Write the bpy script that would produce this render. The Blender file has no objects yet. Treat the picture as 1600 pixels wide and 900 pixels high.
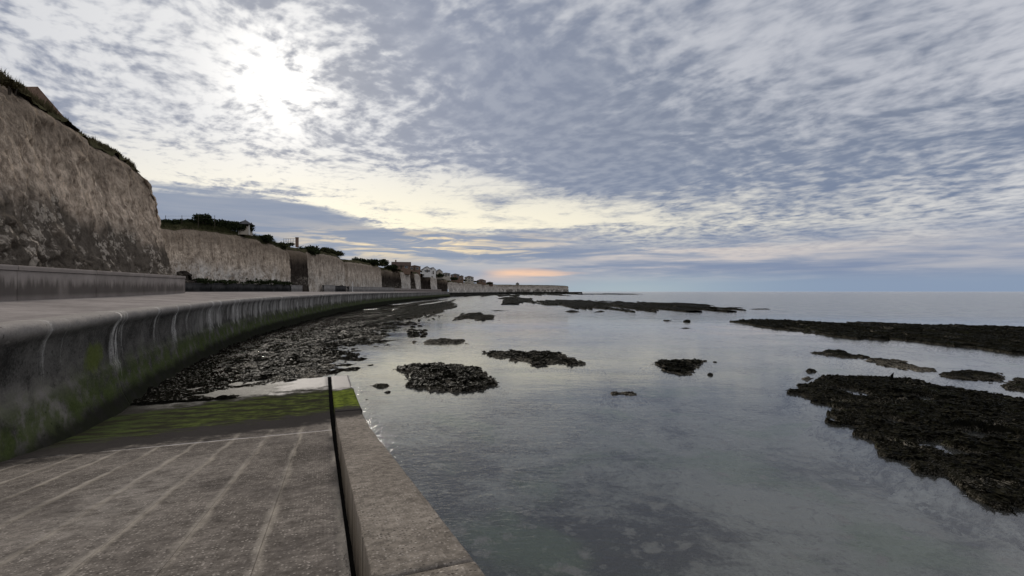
import bpy, math, random
import numpy as np
from mathutils import Vector
R = math.radians
random.seed(7)
rng = np.random.default_rng(7)
S = bpy.context.scene
COL = S.collection

# ------------------------------------------------------------------ camera, exposure
EYE = 4.0            # metres above the water
FPX, HOR = 770.0, 455.5   # focal length and horizon row of the 1600 px photograph
cam = bpy.data.cameras.new("camera")
cam.sensor_width = 36.0
cam.lens = FPX / 1600.0 * 36.0
cam.shift_y = 5.5 / 1600.0
cam.clip_start = 0.05
cam.clip_end = 60000
co = bpy.data.objects.new("camera", cam)
co.location = (0, 0, EYE)
co.rotation_euler = (R(90), 0, 0)
COL.objects.link(co)
S.camera = co
S.view_settings.view_transform = 'Standard'
S.view_settings.look = 'None'
S.view_settings.exposure = 0.15
S.view_settings.gamma = 1.0
S.cycles.use_denoising = True
S.cycles.max_bounces = 6
S.cycles.transparent_max_bounces = 8
S.cycles.caustics_reflective = False
S.cycles.caustics_refractive = False

SUN_A, SUN_E = R(-25.06), R(21.1)


# ------------------------------------------------------------------ node helper
class NT:
    def __init__(s, tree):
        s.t = tree
        for n in list(tree.nodes):
            tree.nodes.remove(n)

    def new(s, typ, **kw):
        n = s.t.nodes.new(typ)
        for k, v in kw.items():
            setattr(n, k, v)
        return n

    def put(s, sock, v):
        if v is None:
            return
        if isinstance(v, bpy.types.NodeSocket):
            s.t.links.new(v, sock)
        else:
            if hasattr(sock.default_value, '__len__') and not hasattr(v, '__len__'):
                v = (v,) * len(sock.default_value)
            if hasattr(sock.default_value, '__len__') and len(sock.default_value) == 4 and len(v) == 3:
                v = tuple(v) + (1.0,)
            sock.default_value = v

    def m(s, op, a, b=None, c=None, clamp=False):
        n = s.new('ShaderNodeMath', operation=op, use_clamp=clamp)
        s.put(n.inputs[0], a); s.put(n.inputs[1], b); s.put(n.inputs[2], c)
        return n.outputs[0]

    def add(s, a, b): return s.m('ADD', a, b)
    def sub(s, a, b): return s.m('SUBTRACT', a, b)
    def mul(s, a, b): return s.m('MULTIPLY', a, b)
    def div(s, a, b): return s.m('DIVIDE', a, b)
    def mad(s, a, b, c): return s.m('MULTIPLY_ADD', a, b, c)

    def ss(s, x, lo, hi, a=0.0, b=1.0):
        n = s.new('ShaderNodeMapRange', interpolation_type='SMOOTHSTEP')
        s.put(n.inputs[0], x); s.put(n.inputs[1], lo); s.put(n.inputs[2], hi)
        s.put(n.inputs[3], a); s.put(n.inputs[4], b)
        return n.outputs[0]

    def gauss(s, x, c, w):
        d = s.mul(s.sub(x, c), 1.0 / w)
        return s.m('POWER', 2.718, s.mul(s.mul(d, d), -1.0))

    def mix(s, f, a, b, typ='MIX'):
        n = s.new('ShaderNodeMix', data_type='RGBA', blend_type=typ)
        s.put(n.inputs[0], f); s.put(n.inputs[6], a); s.put(n.inputs[7], b)
        return n.outputs[2]

    def fmix(s, f, a, b):
        n = s.new('ShaderNodeMix', data_type='FLOAT')
        s.put(n.inputs[0], f); s.put(n.inputs[2], a); s.put(n.inputs[3], b)
        return n.outputs[0]

    def noise(s, vec, scale=1.0, detail=2.0, rough=0.5, dist=0.0, out=0):
        n = s.new('ShaderNodeTexNoise', noise_dimensions='3D')
        s.put(n.inputs['Vector'], vec)
        s.put(n.inputs['Scale'], scale); s.put(n.inputs['Detail'], detail)
        s.put(n.inputs['Roughness'], rough); s.put(n.inputs['Distortion'], dist)
        return n.outputs[out]

    def vor(s, vec, scale=1.0, feature='F1', out='Distance', rand=1.0):
        n = s.new('ShaderNodeTexVoronoi', feature=feature)
        s.put(n.inputs['Vector'], vec); s.put(n.inputs['Scale'], scale)
        s.put(n.inputs['Randomness'], rand)
        return n.outputs[out]

    def xyz(s, v):
        n = s.new('ShaderNodeSeparateXYZ'); s.put(n.inputs[0], v)
        return n.outputs[0], n.outputs[1], n.outputs[2]

    def vec(s, x, y, z=0.0):
        n = s.new('ShaderNodeCombineXYZ')
        s.put(n.inputs[0], x); s.put(n.inputs[1], y); s.put(n.inputs[2], z)
        return n.outputs[0]

    def vm(s, op, a, b=None):
        n = s.new('ShaderNodeVectorMath', operation=op)
        s.put(n.inputs[0], a); s.put(n.inputs[1], b)
        return n.outputs[1] if op in ('DOT_PRODUCT', 'LENGTH') else n.outputs[0]

    def bump(s, h, strength=0.5, dist=0.05, normal=None):
        n = s.new('ShaderNodeBump')
        s.put(n.inputs['Strength'], strength); s.put(n.inputs['Distance'], dist)
        s.put(n.inputs['Height'], h)
        if normal is not None:
            s.put(n.inputs['Normal'], normal)
        return n.outputs[0]


# ------------------------------------------------------------------ sky
W = bpy.data.worlds.new("World")
S.world = W
W.use_nodes = True
g = NT(W.node_tree)
tc = g.new('ShaderNodeTexCoord')
D = tc.outputs['Generated']
x, y, z = g.xyz(D)
zc = g.m('MAXIMUM', z, 0.0)
A = g.m('ARCTAN2', x, y)
E = g.m('ARCSINE', g.m('MINIMUM', zc, 1.0))
inv = g.div(1.0, g.add(zc, 0.11))
px_, py_ = g.mul(x, inv), g.mul(y, inv)
# cloud-deck coordinates, turned so that the cloud streets run a little off the sun's azimuth
ca, sa = math.cos(0.75), math.sin(0.75)
q1 = g.add(g.mul(px_, ca), g.mul(py_, sa))
q2 = g.sub(g.mul(py_, ca), g.mul(px_, sa))
P = g.vec(g.mul(q1, 1.12), g.mul(q2, 0.88), 0.0)
warp = g.noise(P, 1.6, 1.0, 0.5, 0.0, out=1)
Pw = g.vm('ADD', P, g.vm('MULTIPLY', g.vm('SUBTRACT', warp, (0.5, 0.5, 0.5)), (0.22, 0.22, 0.0)))
n_cell = g.noise(Pw, 11.0, 3.0, 0.52, 0.0)
n_fine = g.noise(Pw, 30.0, 3.0, 0.55, 0.0)
n_mid = g.noise(g.vm('ADD', Pw, (7.3, 2.1, 0)), 3.6, 3.0, 0.5, 0.0)
n_low = g.noise(g.vm('ADD', Pw, (3.7, 9.2, 0)), 1.05, 3.0, 0.5, 0.0)
# streaky noise for the low banks, in azimuth and height
ST = g.vec(g.mul(A, 2.6), g.mul(E, 34.0), 3.0)
n_st = g.noise(ST, 1.0, 5.0, 0.58, 0.5)
ST2 = g.vec(g.mul(A, 6.0), g.mul(E, 60.0), 8.0)
n_st2 = g.noise(ST2, 1.0, 5.0, 0.6, 0.6)
sdir = (math.sin(SUN_A) * math.cos(SUN_E), math.cos(SUN_A) * math.cos(SUN_E), math.sin(SUN_E))
cosang = g.m('MINIMUM', g.vm('DOT_PRODUCT', D, sdir), 0.99999)
ang = g.m('ARCCOSINE', cosang)
glow_w = g.gauss(ang, 0.0, 0.58)
glow_m = g.gauss(ang, 0.0, 0.24)
glow_s = g.gauss(ang, 0.0, 0.080)
# second bright patch of thin cloud, up and left of the sun
gA = g.mul(g.gauss(A, R(-40), 0.21), g.gauss(E, R(25.5), 0.12))

# coverage: 1 = thick grey-blue, 0 = thin and bright
tilt = g.add(A, g.mul(g.sub(E, 0.34), 1.1))
mass = g.mul(g.gauss(tilt, 0.05, 0.33), g.gauss(E, 0.36, 0.17))
mass2 = g.mul(g.gauss(A, 0.52, 0.40), g.gauss(E, 0.225, 0.070))
mass3 = g.mul(g.gauss(A, 0.16, 0.18), g.gauss(E, 0.235, 0.05))
left = g.ss(A, 0.0, -0.35)
cov = g.add(0.47, g.mul(mass, 0.60))
cov = g.add(cov, g.mul(mass2, 0.24))
cov = g.add(cov, g.mul(mass3, 0.18))
cov = g.sub(cov, g.mul(glow_m, 0.02))
cov = g.sub(cov, g.mul(glow_s, 0.30))
cov = g.sub(cov, g.mul(gA, 0.08))
cov = g.sub(cov, g.mul(left, 0.05))
cov = g.sub(cov, g.mul(g.mul(g.ss(A, 0.45, 0.75), g.ss(E, 0.24, 0.33)), 0.10))
cov = g.add(cov, g.mul(g.sub(n_low, 0.5), 0.55))
cov = g.add(cov, g.mul(g.sub(n_mid, 0.5), 1.0))
cov = g.add(cov, g.mul(g.sub(n_cell, 0.5), g.fmix(left, 0.95, 1.5)))
cov = g.add(cov, g.mul(g.sub(n_fine, 0.5), g.fmix(left, 0.30, 0.75)))
# bright gap under the cloud deck
wob = g.mul(g.sub(n_st, 0.5), 0.060)
Ew = g.add(E, g.add(wob, g.mul(g.sub(n_st2, 0.5), 0.022)))
lower = g.fmix(g.ss(A, -0.45, -0.22), 0.176, 0.126)
upper = g.fmix(g.ss(A, -0.05, 0.12), 0.232, 0.192)
gap = g.mul(g.ss(Ew, lower, g.add(lower, 0.014)), g.ss(Ew, g.add(upper, 0.022), g.sub(upper, 0.018)))
gap = g.mul(gap, g.ss(A, 0.60, 0.05))
gap = g.mul(gap, g.ss(A, -1.9, -0.9))
gap = g.mul(gap, g.ss(g.add(g.mul(n_st2, .6), g.mul(n_cell, .4)), 0.34, 0.56, g.fmix(g.ss(A, -0.3, 0.15), 0.4, 0.0), 1.0))
cov = g.sub(cov, g.mul(gap, 0.42))
thick = g.ss(g.add(cov, g.mul(left, 0.11)), g.fmix(left, 0.18, 0.22), g.fmix(left, 0.88, 0.86))

low_sun = g.mul(g.ss(E, 0.30, 0.10), g.gauss(A, -0.2, 0.75))
br = g.mix(glow_w, g.mix(g.ss(ang, 0.95, 1.7), (0.45, 0.465, 0.515), (0.74, 0.74, 0.77)), (0.66, 0.665, 0.68))  # clouds away from the sun brightened as added fill on cliffs and wall
br = g.mix(low_sun, br, (0.93, 0.86, 0.66))
br = g.mix(1.0, br, g.mix(glow_m, (0, 0, 0), (0.12, 0.115, 0.10)), 'ADD')
br = g.mix(1.0, br, g.mix(glow_s, (0, 0, 0), (0.40, 0.375, 0.33)), 'ADD')
dk = g.mix(g.ss(E, 0.34, 0.12), (0.185, 0.214, 0.282), (0.162, 0.204, 0.300))
dk = g.mix(glow_w, dk, g.mix(glow_m, (0.255, 0.285, 0.37), (0.33, 0.35, 0.40)))
dk = g.mix(g.mul(g.ss(n_cell, 0.66, 0.34), 0.40), dk, g.mix(glow_w, (0.34, 0.37, 0.43), (0.47, 0.49, 0.545)))
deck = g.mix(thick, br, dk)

# low banks towards the horizon
bank = g.ss(Ew, g.add(lower, 0.010), g.sub(lower, 0.012))
bank_r = g.ss(Ew, 0.128, 0.062)
bank = g.fmix(g.ss(A, 0.02, 0.30), bank, bank_r)
bank = g.fmix(g.ss(A, -0.9, -1.8), bank, bank_r)
bcol = g.mix(g.ss(E, 0.0, 0.13), (0.215, 0.295, 0.41), (0.185, 0.240, 0.340))
bcol = g.mix(g.mul(g.gauss(A, 0.22, 0.22), g.ss(E, 0.055, 0.0)), bcol, (0.33, 0.405, 0.46))
bcol = g.mix(g.mul(g.ss(A, 0.3, 0.7), 0.5), bcol, (0.23, 0.285, 0.40))
lay = g.mul(g.ss(E, 0.012, 0.045), g.ss(A, -0.3, 0.25, 0.35, 1.0))
bcol = g.mix(g.mul(lay, 0.75), bcol, g.mix(g.ss(g.add(g.mul(n_st, .6), g.mul(n_st2, .4)), 0.36, 0.64), (0.185, 0.228, 0.345), (0.46, 0.45, 0.47)))
streak = g.ss(n_st2, 0.50, 0.66)
s1 = g.mul(g.ss(n_st2, 0.46, 0.60), g.mul(g.gauss(A, -0.18, 0.22), g.gauss(E, 0.092, 0.026)))
bcol = g.mix(s1, bcol, (0.98, 0.78, 0.47))
s2 = g.mul(g.ss(g.add(g.mul(n_st, .5), g.mul(n_st2, .5)), 0.46, 0.60), g.mul(g.gauss(A, 0.36, 0.30), g.gauss(E, 0.080, 0.035)))
bcol = g.mix(g.mul(s2, 0.9), bcol, (0.60, 0.53, 0.50))
s3 = g.mul(g.ss(n_st, 0.42, 0.62), g.mul(g.gauss(A, -0.1, 0.5), g.gauss(E, 0.055, 0.012)))
bcol = g.mix(g.mul(s3, 0.35), bcol, (0.55, 0.52, 0.50))
Eo = g.add(E, g.mul(g.sub(n_st2, 0.5), 0.016))
or1 = g.mul(g.mul(g.ss(A, -0.075, 0.0), g.ss(A, 0.17, 0.04)), g.mul(g.ss(Eo, g.fmix(g.ss(A, -0.04, 0.15), 0.022, 0.034), 0.035), g.ss(Eo, g.fmix(g.ss(A, 0.02, 0.16), 0.050, 0.040), 0.037)))
or1 = g.mul(or1, g.ss(n_st2, 0.25, 0.5, 0.5, 1.0))
bcol = g.mix(g.mul(or1, 0.92), bcol, (0.86, 0.55, 0.37))
or2 = g.mul(g.gauss(A, 0.0, 0.10), g.gauss(E, 0.024, 0.010))
bcol = g.mix(g.mul(or2, 0.6), bcol, (0.58, 0.48, 0.44))
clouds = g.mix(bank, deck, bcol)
sky = g.new('ShaderNodeTexSky', sky_type='NISHITA', sun_disc=False)
sky.sun_elevation = SUN_E
sky.sun_rotation = SUN_A
sky.air_density = 1.0
sky.dust_density = 1.0
blue = g.mix(1.0, sky.outputs[0], (0.1, 0.1, 0.1), 'MULTIPLY')
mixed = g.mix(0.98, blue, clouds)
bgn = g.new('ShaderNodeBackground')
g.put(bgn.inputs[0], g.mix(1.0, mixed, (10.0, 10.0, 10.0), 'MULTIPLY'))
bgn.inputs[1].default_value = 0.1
wo = g.new('ShaderNodeOutputWorld')
g.t.links.new(bgn.outputs[0], wo.inputs[0])

# ------------------------------------------------------------------ sun behind thin cloud
sl = bpy.data.lights.new("sun", 'SUN')
sl.energy = 3.4
sl.angle = R(14)
sl.color = (1.0, 0.93, 0.83)
so = bpy.data.objects.new("sun", sl)
so.rotation_euler = Vector((-sdir[0], -sdir[1], -sdir[2])).to_track_quat('-Z', 'Y').to_euler()
so.location = (-40, 80, 60)
COL.objects.link(so)

# ------------------------------------------------------------------ numpy noise
def _h(ix, iy, seed):
    n = (ix.astype(np.int64) * 374761393 + iy.astype(np.int64) * 668265263 + seed * 1274126177) & 0xFFFFFFFF
    n = ((n ^ (n >> 13)) * 1274126177) & 0xFFFFFFFF
    n = (n ^ (n >> 16)) & 0xFFFFFFFF
    n = (n * 2246822519) & 0xFFFFFFFF
    return ((n ^ (n >> 15)) & 0xFFFFFF) / float(0xFFFFFF)

def vn(x, y, seed=0):
    ix, iy = np.floor(x), np.floor(y)
    fx, fy = x - ix, y - iy
    fx = fx * fx * fx * (fx * (fx * 6 - 15) + 10)
    fy = fy * fy * fy * (fy * (fy * 6 - 15) + 10)
    a, b = _h(ix, iy, seed), _h(ix + 1, iy, seed)
    c, d = _h(ix, iy + 1, seed), _h(ix + 1, iy + 1, seed)
    return (a * (1 - fx) + b * fx) * (1 - fy) + (c * (1 - fx) + d * fx) * fy

def fbm(x, y, seed=0, octv=4, gain=0.5):
    t, amp, tot = 0, 1.0, 0
    ca, sa = math.cos(0.6), math.sin(0.6)
    for o in range(octv):
        t = t + amp * vn(x, y, seed + o * 17); tot += amp
        x, y = (x * ca - y * sa) * 2.03 + 5.1, (x * sa + y * ca) * 2.03 + 2.7
        amp *= gain
    return t / tot

def worley(x, y, seed=0):
    ix, iy = np.floor(x), np.floor(y)
    f1 = np.full(x.shape, 9.0); f2 = np.full(x.shape, 9.0); cid = np.zeros(x.shape)
    for dx in (-1, 0, 1):
        for dy in (-1, 0, 1):
            cx, cy = ix + dx, iy + dy
            jx, jy = cx + _h(cx, cy, seed), cy + _h(cx, cy, seed + 5)
            d = np.hypot(x - jx, y - jy)
            nearer = d < f1
            f2 = np.where(nearer, f1, np.minimum(f2, d))
            cid = np.where(nearer, _h(cx, cy, seed + 9), cid)
            f1 = np.where(nearer, d, f1)
    return f1, f2, cid

def sstep(x, lo, hi):
    t = np.clip((x - lo) / (hi - lo), 0, 1)
    return t * t * (3 - 2 * t)


# ------------------------------------------------------------------ mesh helpers
def mesh_np(name, V, F, mat=None, parent=None, uv=None, smooth=False):
    """V (n,3); F (m,k) quads or tris; uv (n,2) per vertex"""
    V = np.asarray(V, dtype=np.float32); F = np.asarray(F, dtype=np.int32)
    me = bpy.data.meshes.new(name)
    k = F.shape[1]
    me.vertices.add(len(V)); me.vertices.foreach_set('co', V.ravel())
    me.loops.add(F.size); me.loops.foreach_set('vertex_index', F.ravel())
    me.polygons.add(len(F))
    me.polygons.foreach_set('loop_start', np.arange(0, F.size, k, dtype=np.int32))
    me.polygons.foreach_set('loop_total', np.full(len(F), k, dtype=np.int32))
    if uv is not None:
        l = me.uv_layers.new(name='UVMap')
        l.data.foreach_set('uv', np.asarray(uv, dtype=np.float32)[F.ravel()].ravel())
    me.update(calc_edges=True)
    me.validate()
    if smooth:
        me.polygons.foreach_set('use_smooth', np.ones(len(me.polygons), dtype=bool))
    if mat: me.materials.append(mat)
    o = bpy.data.objects.new(name, me)
    COL.objects.link(o)
    if parent: o.parent = parent
    return o

def grid_faces(nu, nv):
    i = np.arange((nu - 1) * (nv - 1))
    a = (i // (nv - 1)) * nv + i % (nv - 1)
    return np.stack([a, a + nv, a + nv + 1, a + 1], 1)

class MB:
    """collects simple solids into one mesh"""
    def __init__(s): s.v = []; s.f = []
    def box(s, c, size, rz=0.0, taper=1.0):
        b = len(s.v); hx, hy, hz = size[0] / 2, size[1] / 2, size[2] / 2
        cs, sn = math.cos(rz), math.sin(rz)
        for dz in (-1, 1):
            t = taper if dz > 0 else 1
            for dx, dy in ((-1, -1), (1, -1), (1, 1), (-1, 1)):
                X, Y = dx * hx * t, dy * hy * t
                s.v.append((c[0] + X * cs - Y * sn, c[1] + X * sn + Y * cs, c[2] + dz * hz))
        for q in ((0, 3, 2, 1), (4, 5, 6, 7), (0, 1, 5, 4), (1, 2, 6, 5), (2, 3, 7, 6), (3, 0, 4, 7)):
            s.f.append(tuple(b + k for k in q))
    def tube(s, p0, p1, r0, r1=None, n=8):
        r1 = r0 if r1 is None else r1
        p0, p1 = Vector(p0), Vector(p1); d = (p1 - p0).normalized()
        u = d.orthogonal().normalized(); w = d.cross(u); b = len(s.v)
        for p, r in ((p0, r0), (p1, r1)):
            for k in range(n):
                a = 2 * math.pi * k / n
                s.v.append(tuple(p + u * (r * math.cos(a)) + w * (r * math.sin(a))))
        for k in range(n):
            s.f.append((b + k, b + (k + 1) % n, b + n + (k + 1) % n, b + n + k))
        s.f.append(tuple(b + n - 1 - k for k in range(n))); s.f.append(tuple(b + n + k for k in range(n)))
    def poly(s, vs, fs):
        b = len(s.v); s.v += [tuple(v) for v in vs]; s.f += [tuple(b + k for k in f) for f in fs]
    def build(s, name, mat, parent=None):
        me = bpy.data.meshes.new(name); me.from_pydata(s.v, [], s.f); me.update()
        me.materials.append(mat)
        o = bpy.data.objects.new(name, me); COL.objects.link(o)
        if parent: o.parent = parent
        return o

def tag(o, label=None, cat=None, group=None, kind=None):
    if label: o['label'] = label
    if cat: o['category'] = cat
    if group: o['group'] = group
    if kind: o['kind'] = kind
    return o

def empty(name, loc, rz=0.0):
    o = bpy.data.objects.new(name, None); COL.objects.link(o)
    o.location = loc; o.rotation_euler = (0, 0, rz); o.empty_display_size = 0.3
    return o

def at(px, py, z=0.0):
    """ground point of a photograph pixel on the level z"""
    Y = (EYE - z) * FPX / (py - HOR)
    return ((px - 800) / FPX * Y, Y)

def resample(pts, ds):
    pts = np.asarray(pts, float)
    d = np.r_[0, np.cumsum(np.hypot(*(pts[1:, :2] - pts[:-1, :2]).T))]
    n = max(2, int(math.ceil(d[-1] / ds)) + 1)
    t = np.linspace(0, d[-1], n)
    return np.stack([np.interp(t, d, pts[:, k]) for k in range(pts.shape[1])], 1), t

def smooth_path(P, n=3):
    P = P.copy()
    for _ in range(n):
        P[1:-1] = (P[:-2] + 2 * P[1:-1] + P[2:]) / 4
    return P

def right_normals(P):
    T = np.gradient(P[:, :2], axis=0)
    T /= np.linalg.norm(T, axis=1, keepdims=True) + 1e-9
    return np.stack([T[:, 1], -T[:, 0]], 1)

def seg_dist(X, Y, pts):
    """distance to a polyline and signed side (positive = right of travel)"""
    best = np.full(X.shape, 1e9); side = np.ones(X.shape)
    for (x0, y0), (x1, y1) in zip(pts[:-1], pts[1:]):
        dx, dy = x1 - x0, y1 - y0; L = dx * dx + dy * dy
        t = np.clip(((X - x0) * dx + (Y - y0) * dy) / L, 0, 1)
        ex, ey = X - x0 - t * dx, Y - y0 - t * dy
        d = np.hypot(ex, ey); c = dy * ex - dx * ey
        up = d < best
        side = np.where(up, np.sign(c), side); best = np.where(up, d, best)
    return best, side

# ------------------------------------------------------------------ materials
MATS = {}
def material(name):
    m = bpy.data.materials.new(name); m.use_nodes = True
    n = NT(m.node_tree); MATS[name] = m
    return m, n
def principled(n, col, rough=0.8, normal=None, spec=0.5, metal=0.0):
    p = n.new('ShaderNodeBsdfPrincipled')
    n.put(p.inputs['Base Color'], col); n.put(p.inputs['Roughness'], rough)
    n.put(p.inputs['Specular IOR Level'], spec); n.put(p.inputs['Metallic'], metal)
    if normal is not None: n.put(p.inputs['Normal'], normal)
    o = n.new('ShaderNodeOutputMaterial'); n.t.links.new(p.outputs[0], o.inputs[0])
    return p
def pos(n): return n.new('ShaderNodeNewGeometry').outputs['Position']
def uvn(n): return n.new('ShaderNodeTexCoord').outputs['UV']

def plain(name, col, rough=0.8, var=0.25, scale=1.5, bump=0.3):
    m, n = material(name); P = pos(n)
    a = n.noise(P, scale, 5, 0.6); b = n.noise(P, scale * 9, 3, 0.6)
    f = n.add(n.mul(a, 0.6), n.mul(b, 0.4))
    dark = tuple(c * (1 - var) for c in col); light = tuple(min(1, c * (1 + var)) for c in col)
    principled(n, n.mix(n.ss(f, 0.3, 0.7), dark, light), rough, n.bump(b, bump, 0.02), spec=0.5 if rough < 0.6 else 0.0)
    return m

# aggregate concrete of the slipway; UV = (across, down the slope) in metres
def slip_material(name, kerb=False):
    m, n = material(name); U = uvn(n)
    s, r, _ = n.xyz(U)
    V3 = n.vec(s, r, 0)
    big = n.noise(V3, 0.55, 4, 0.6, 0.3)
    mid = n.noise(V3, 3.5, 4, 0.65)
    vec2 = n.vm('ADD', V3, n.vm('MULTIPLY', n.noise(V3, 60, 2, 0.5, out=1), (0.012, 0.012, 0)))
    peb_d = n.vor(vec2, 30.0); peb_c = n.vor(vec2, 30.0, out='Color')
    pr, pg, pb = n.xyz(peb_c)
    fine = n.noise(V3, 120, 3, 0.7)
    if kerb: lo, hi = (0.155, 0.136, 0.117), (0.275, 0.243, 0.210)
    else: lo, hi = (0.096, 0.085, 0.076), (0.205, 0.182, 0.162)
    base = n.mix(n.ss(n.add(n.mul(big, 0.6), n.mul(mid, 0.4)), 0.34, 0.66), lo, hi)
    matrix = n.mix(n.ss(fine, 0.35, 0.7), n.mix(1.0, base, (0.62, 0.62, 0.62), 'MULTIPLY'), base)
    blot_ = n.noise(V3, 9.0, 4, 0.7)
    matrix = n.mix(1.0, matrix, n.mix(n.ss(blot_, 0.35, 0.65), (0.72, 0.72, 0.72), (1.2, 1.2, 1.2)), 'MULTIPLY')
    exposed = n.ss(n.add(n.mul(mid, 0.5), n.mul(n.noise(V3, 1.2, 3, 0.6), 0.5)), 0.36, 0.58)
    pebcol = n.mix(n.ss(pr, 0.15, 0.85), (0.055, 0.048, 0.043), (0.31, 0.28, 0.25))
    pebm = n.mul(n.mul(n.ss(peb_d, 0.42, 0.26), n.ss(pg, 0.10, 0.30)), n.fmix(exposed, 0.45, 0.92))
    col = n.mix(pebm, matrix, pebcol)
    wet = 0.0
    if not kerb:
        # sand caught in the joints between the strips
        k = n.div(n.add(n.add(s, 0.53), n.mul(n.sub(n.noise(V3, 0.7, 4, 0.6), 0.5), 0.16)), 0.72)
        dj = n.mul(n.m('ABSOLUTE', n.sub(k, n.m('ROUND', k))), 0.72)
        wj = n.mul(n.ss(n.noise(V3, 1.6, 4, 0.65), 0.25, 0.70), 0.075)
        sand = n.mul(n.ss(dj, n.add(wj, 0.04), 0.0), n.ss(n.noise(n.vec(n.mul(s, 3), n.mul(r, .5), 4), 1.0, 4, 0.65), 0.34, 0.56, 0.3, 1.0))
        sand = n.mul(sand, n.ss(r, 15.0, 13.0))
        col = n.mix(n.mul(sand, n.ss(n.add(mid, n.mul(fine, .5)), 0.5, 0.9, 0.45, 0.9)), col, n.mix(fine, (0.21, 0.187, 0.158), (0.36, 0.325, 0.28)))
        # broad pale silt smear and darker damp patches
        sm = n.mul(n.gauss(s, -2.5, 0.75), n.gauss(r, 8.2, 2.3))
        col = n.mix(n.mul(n.mul(sm, n.ss(mid, 0.3, 0.6)), 0.35), col, (0.30, 0.275, 0.25))
        damp = n.ss(n.noise(n.vec(n.mul(s, 0.9), n.mul(r, 0.45), 2), 1.0, 4, 0.6), 0.52, 0.68)
        col = n.mix(n.mul(damp, 0.45), col, (0.045, 0.04, 0.038))
        # pale lime line on the cross joint
        jl = n.m('ABSOLUTE', n.sub(n.add(r, n.mul(n.sub(n.noise(V3, 6, 3), 0.5), 0.10)), 13.16))
        lime = n.mul(n.ss(jl, 0.075, 0.02), n.ss(n.noise(n.vec(s, 0, 0), 1.1, 3), 0.36, 0.46))
        col = n.mix(n.mul(lime, 0.9), col, (0.42, 0.39, 0.37))
    edge = n.add(n.mul(n.sub(n.noise(V3, 1.8, 6, 0.72), 0.5), 3.4), n.mul(n.sub(n.noise(V3, 0.45, 2), 0.5), 1.2))
    rr = n.add(r, edge)
    if not kerb: rr = n.sub(rr, n.mul(s, 0.33))
    b0, g0, g1 = (15.2, 17.2, 20.6) if kerb else (14.6, 16.7, 21.2)
    black = n.ss(rr, b0 - 0.7, b0 + 0.5)
    col = n.mix(n.mul(black, 0.94), col, n.mix(fine, (0.017, 0.016, 0.016), (0.042, 0.038, 0.036)))
    grn = n.mul(n.ss(rr, g0 - 0.5, g0 + 0.6), n.ss(rr, g1 + 0.5, g1 - 0.5))
    gcol = n.mix(n.ss(mid, 0.3, 0.7), (0.040, 0.050, 0.014) if kerb else (0.030, 0.038, 0.014), (0.13, 0.160, 0.028) if kerb else (0.078, 0.092, 0.028))
    if not kerb:
        gcol = n.mix(n.ss(s, -2.0, -7.0), gcol, (0.036, 0.046, 0.020))
        gcol = n.mix(n.ss(n.noise(n.vec(n.mul(s, .7), n.mul(r, 1.8), 6), 1.5, 6, .7), 0.42, 0.58), gcol, (0.024, 0.023, 0.016))
    col = n.mix(n.mul(grn, n.ss(n.noise(V3, 5, 4, 0.7), 0.22, 0.5, 0.55, 1.0)), col, gcol)
    end = n.ss(rr, g1, g1 + 1.0)
    endc = (0.27, 0.25, 0.235) if kerb else n.mix(n.ss(n.add(s, n.mul(edge, 0.8)), -2.2, -1.0), (0.018, 0.017, 0.014), (0.30, 0.28, 0.262))  # pale tone puts the wet toe's sky sheen into the colour
    col = n.mix(end, col, endc)
    rough = n.fmix(end, n.fmix(black, 0.82, 0.62), 0.42)
    h = n.add(n.mul(n.mul(n.ss(peb_d, 0.5, 0.1), exposed), 0.7), n.mul(fine, 0.5))
    h = n.add(h, n.mul(mid, 1.2))
    principled(n, col, rough, n.bump(h, 0.7, 0.014), spec=n.mul(end, 0.003))
    return m
M_SLIP = slip_material('slipway_concrete'); M_KERB = slip_material('kerb_concrete', True)

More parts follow.
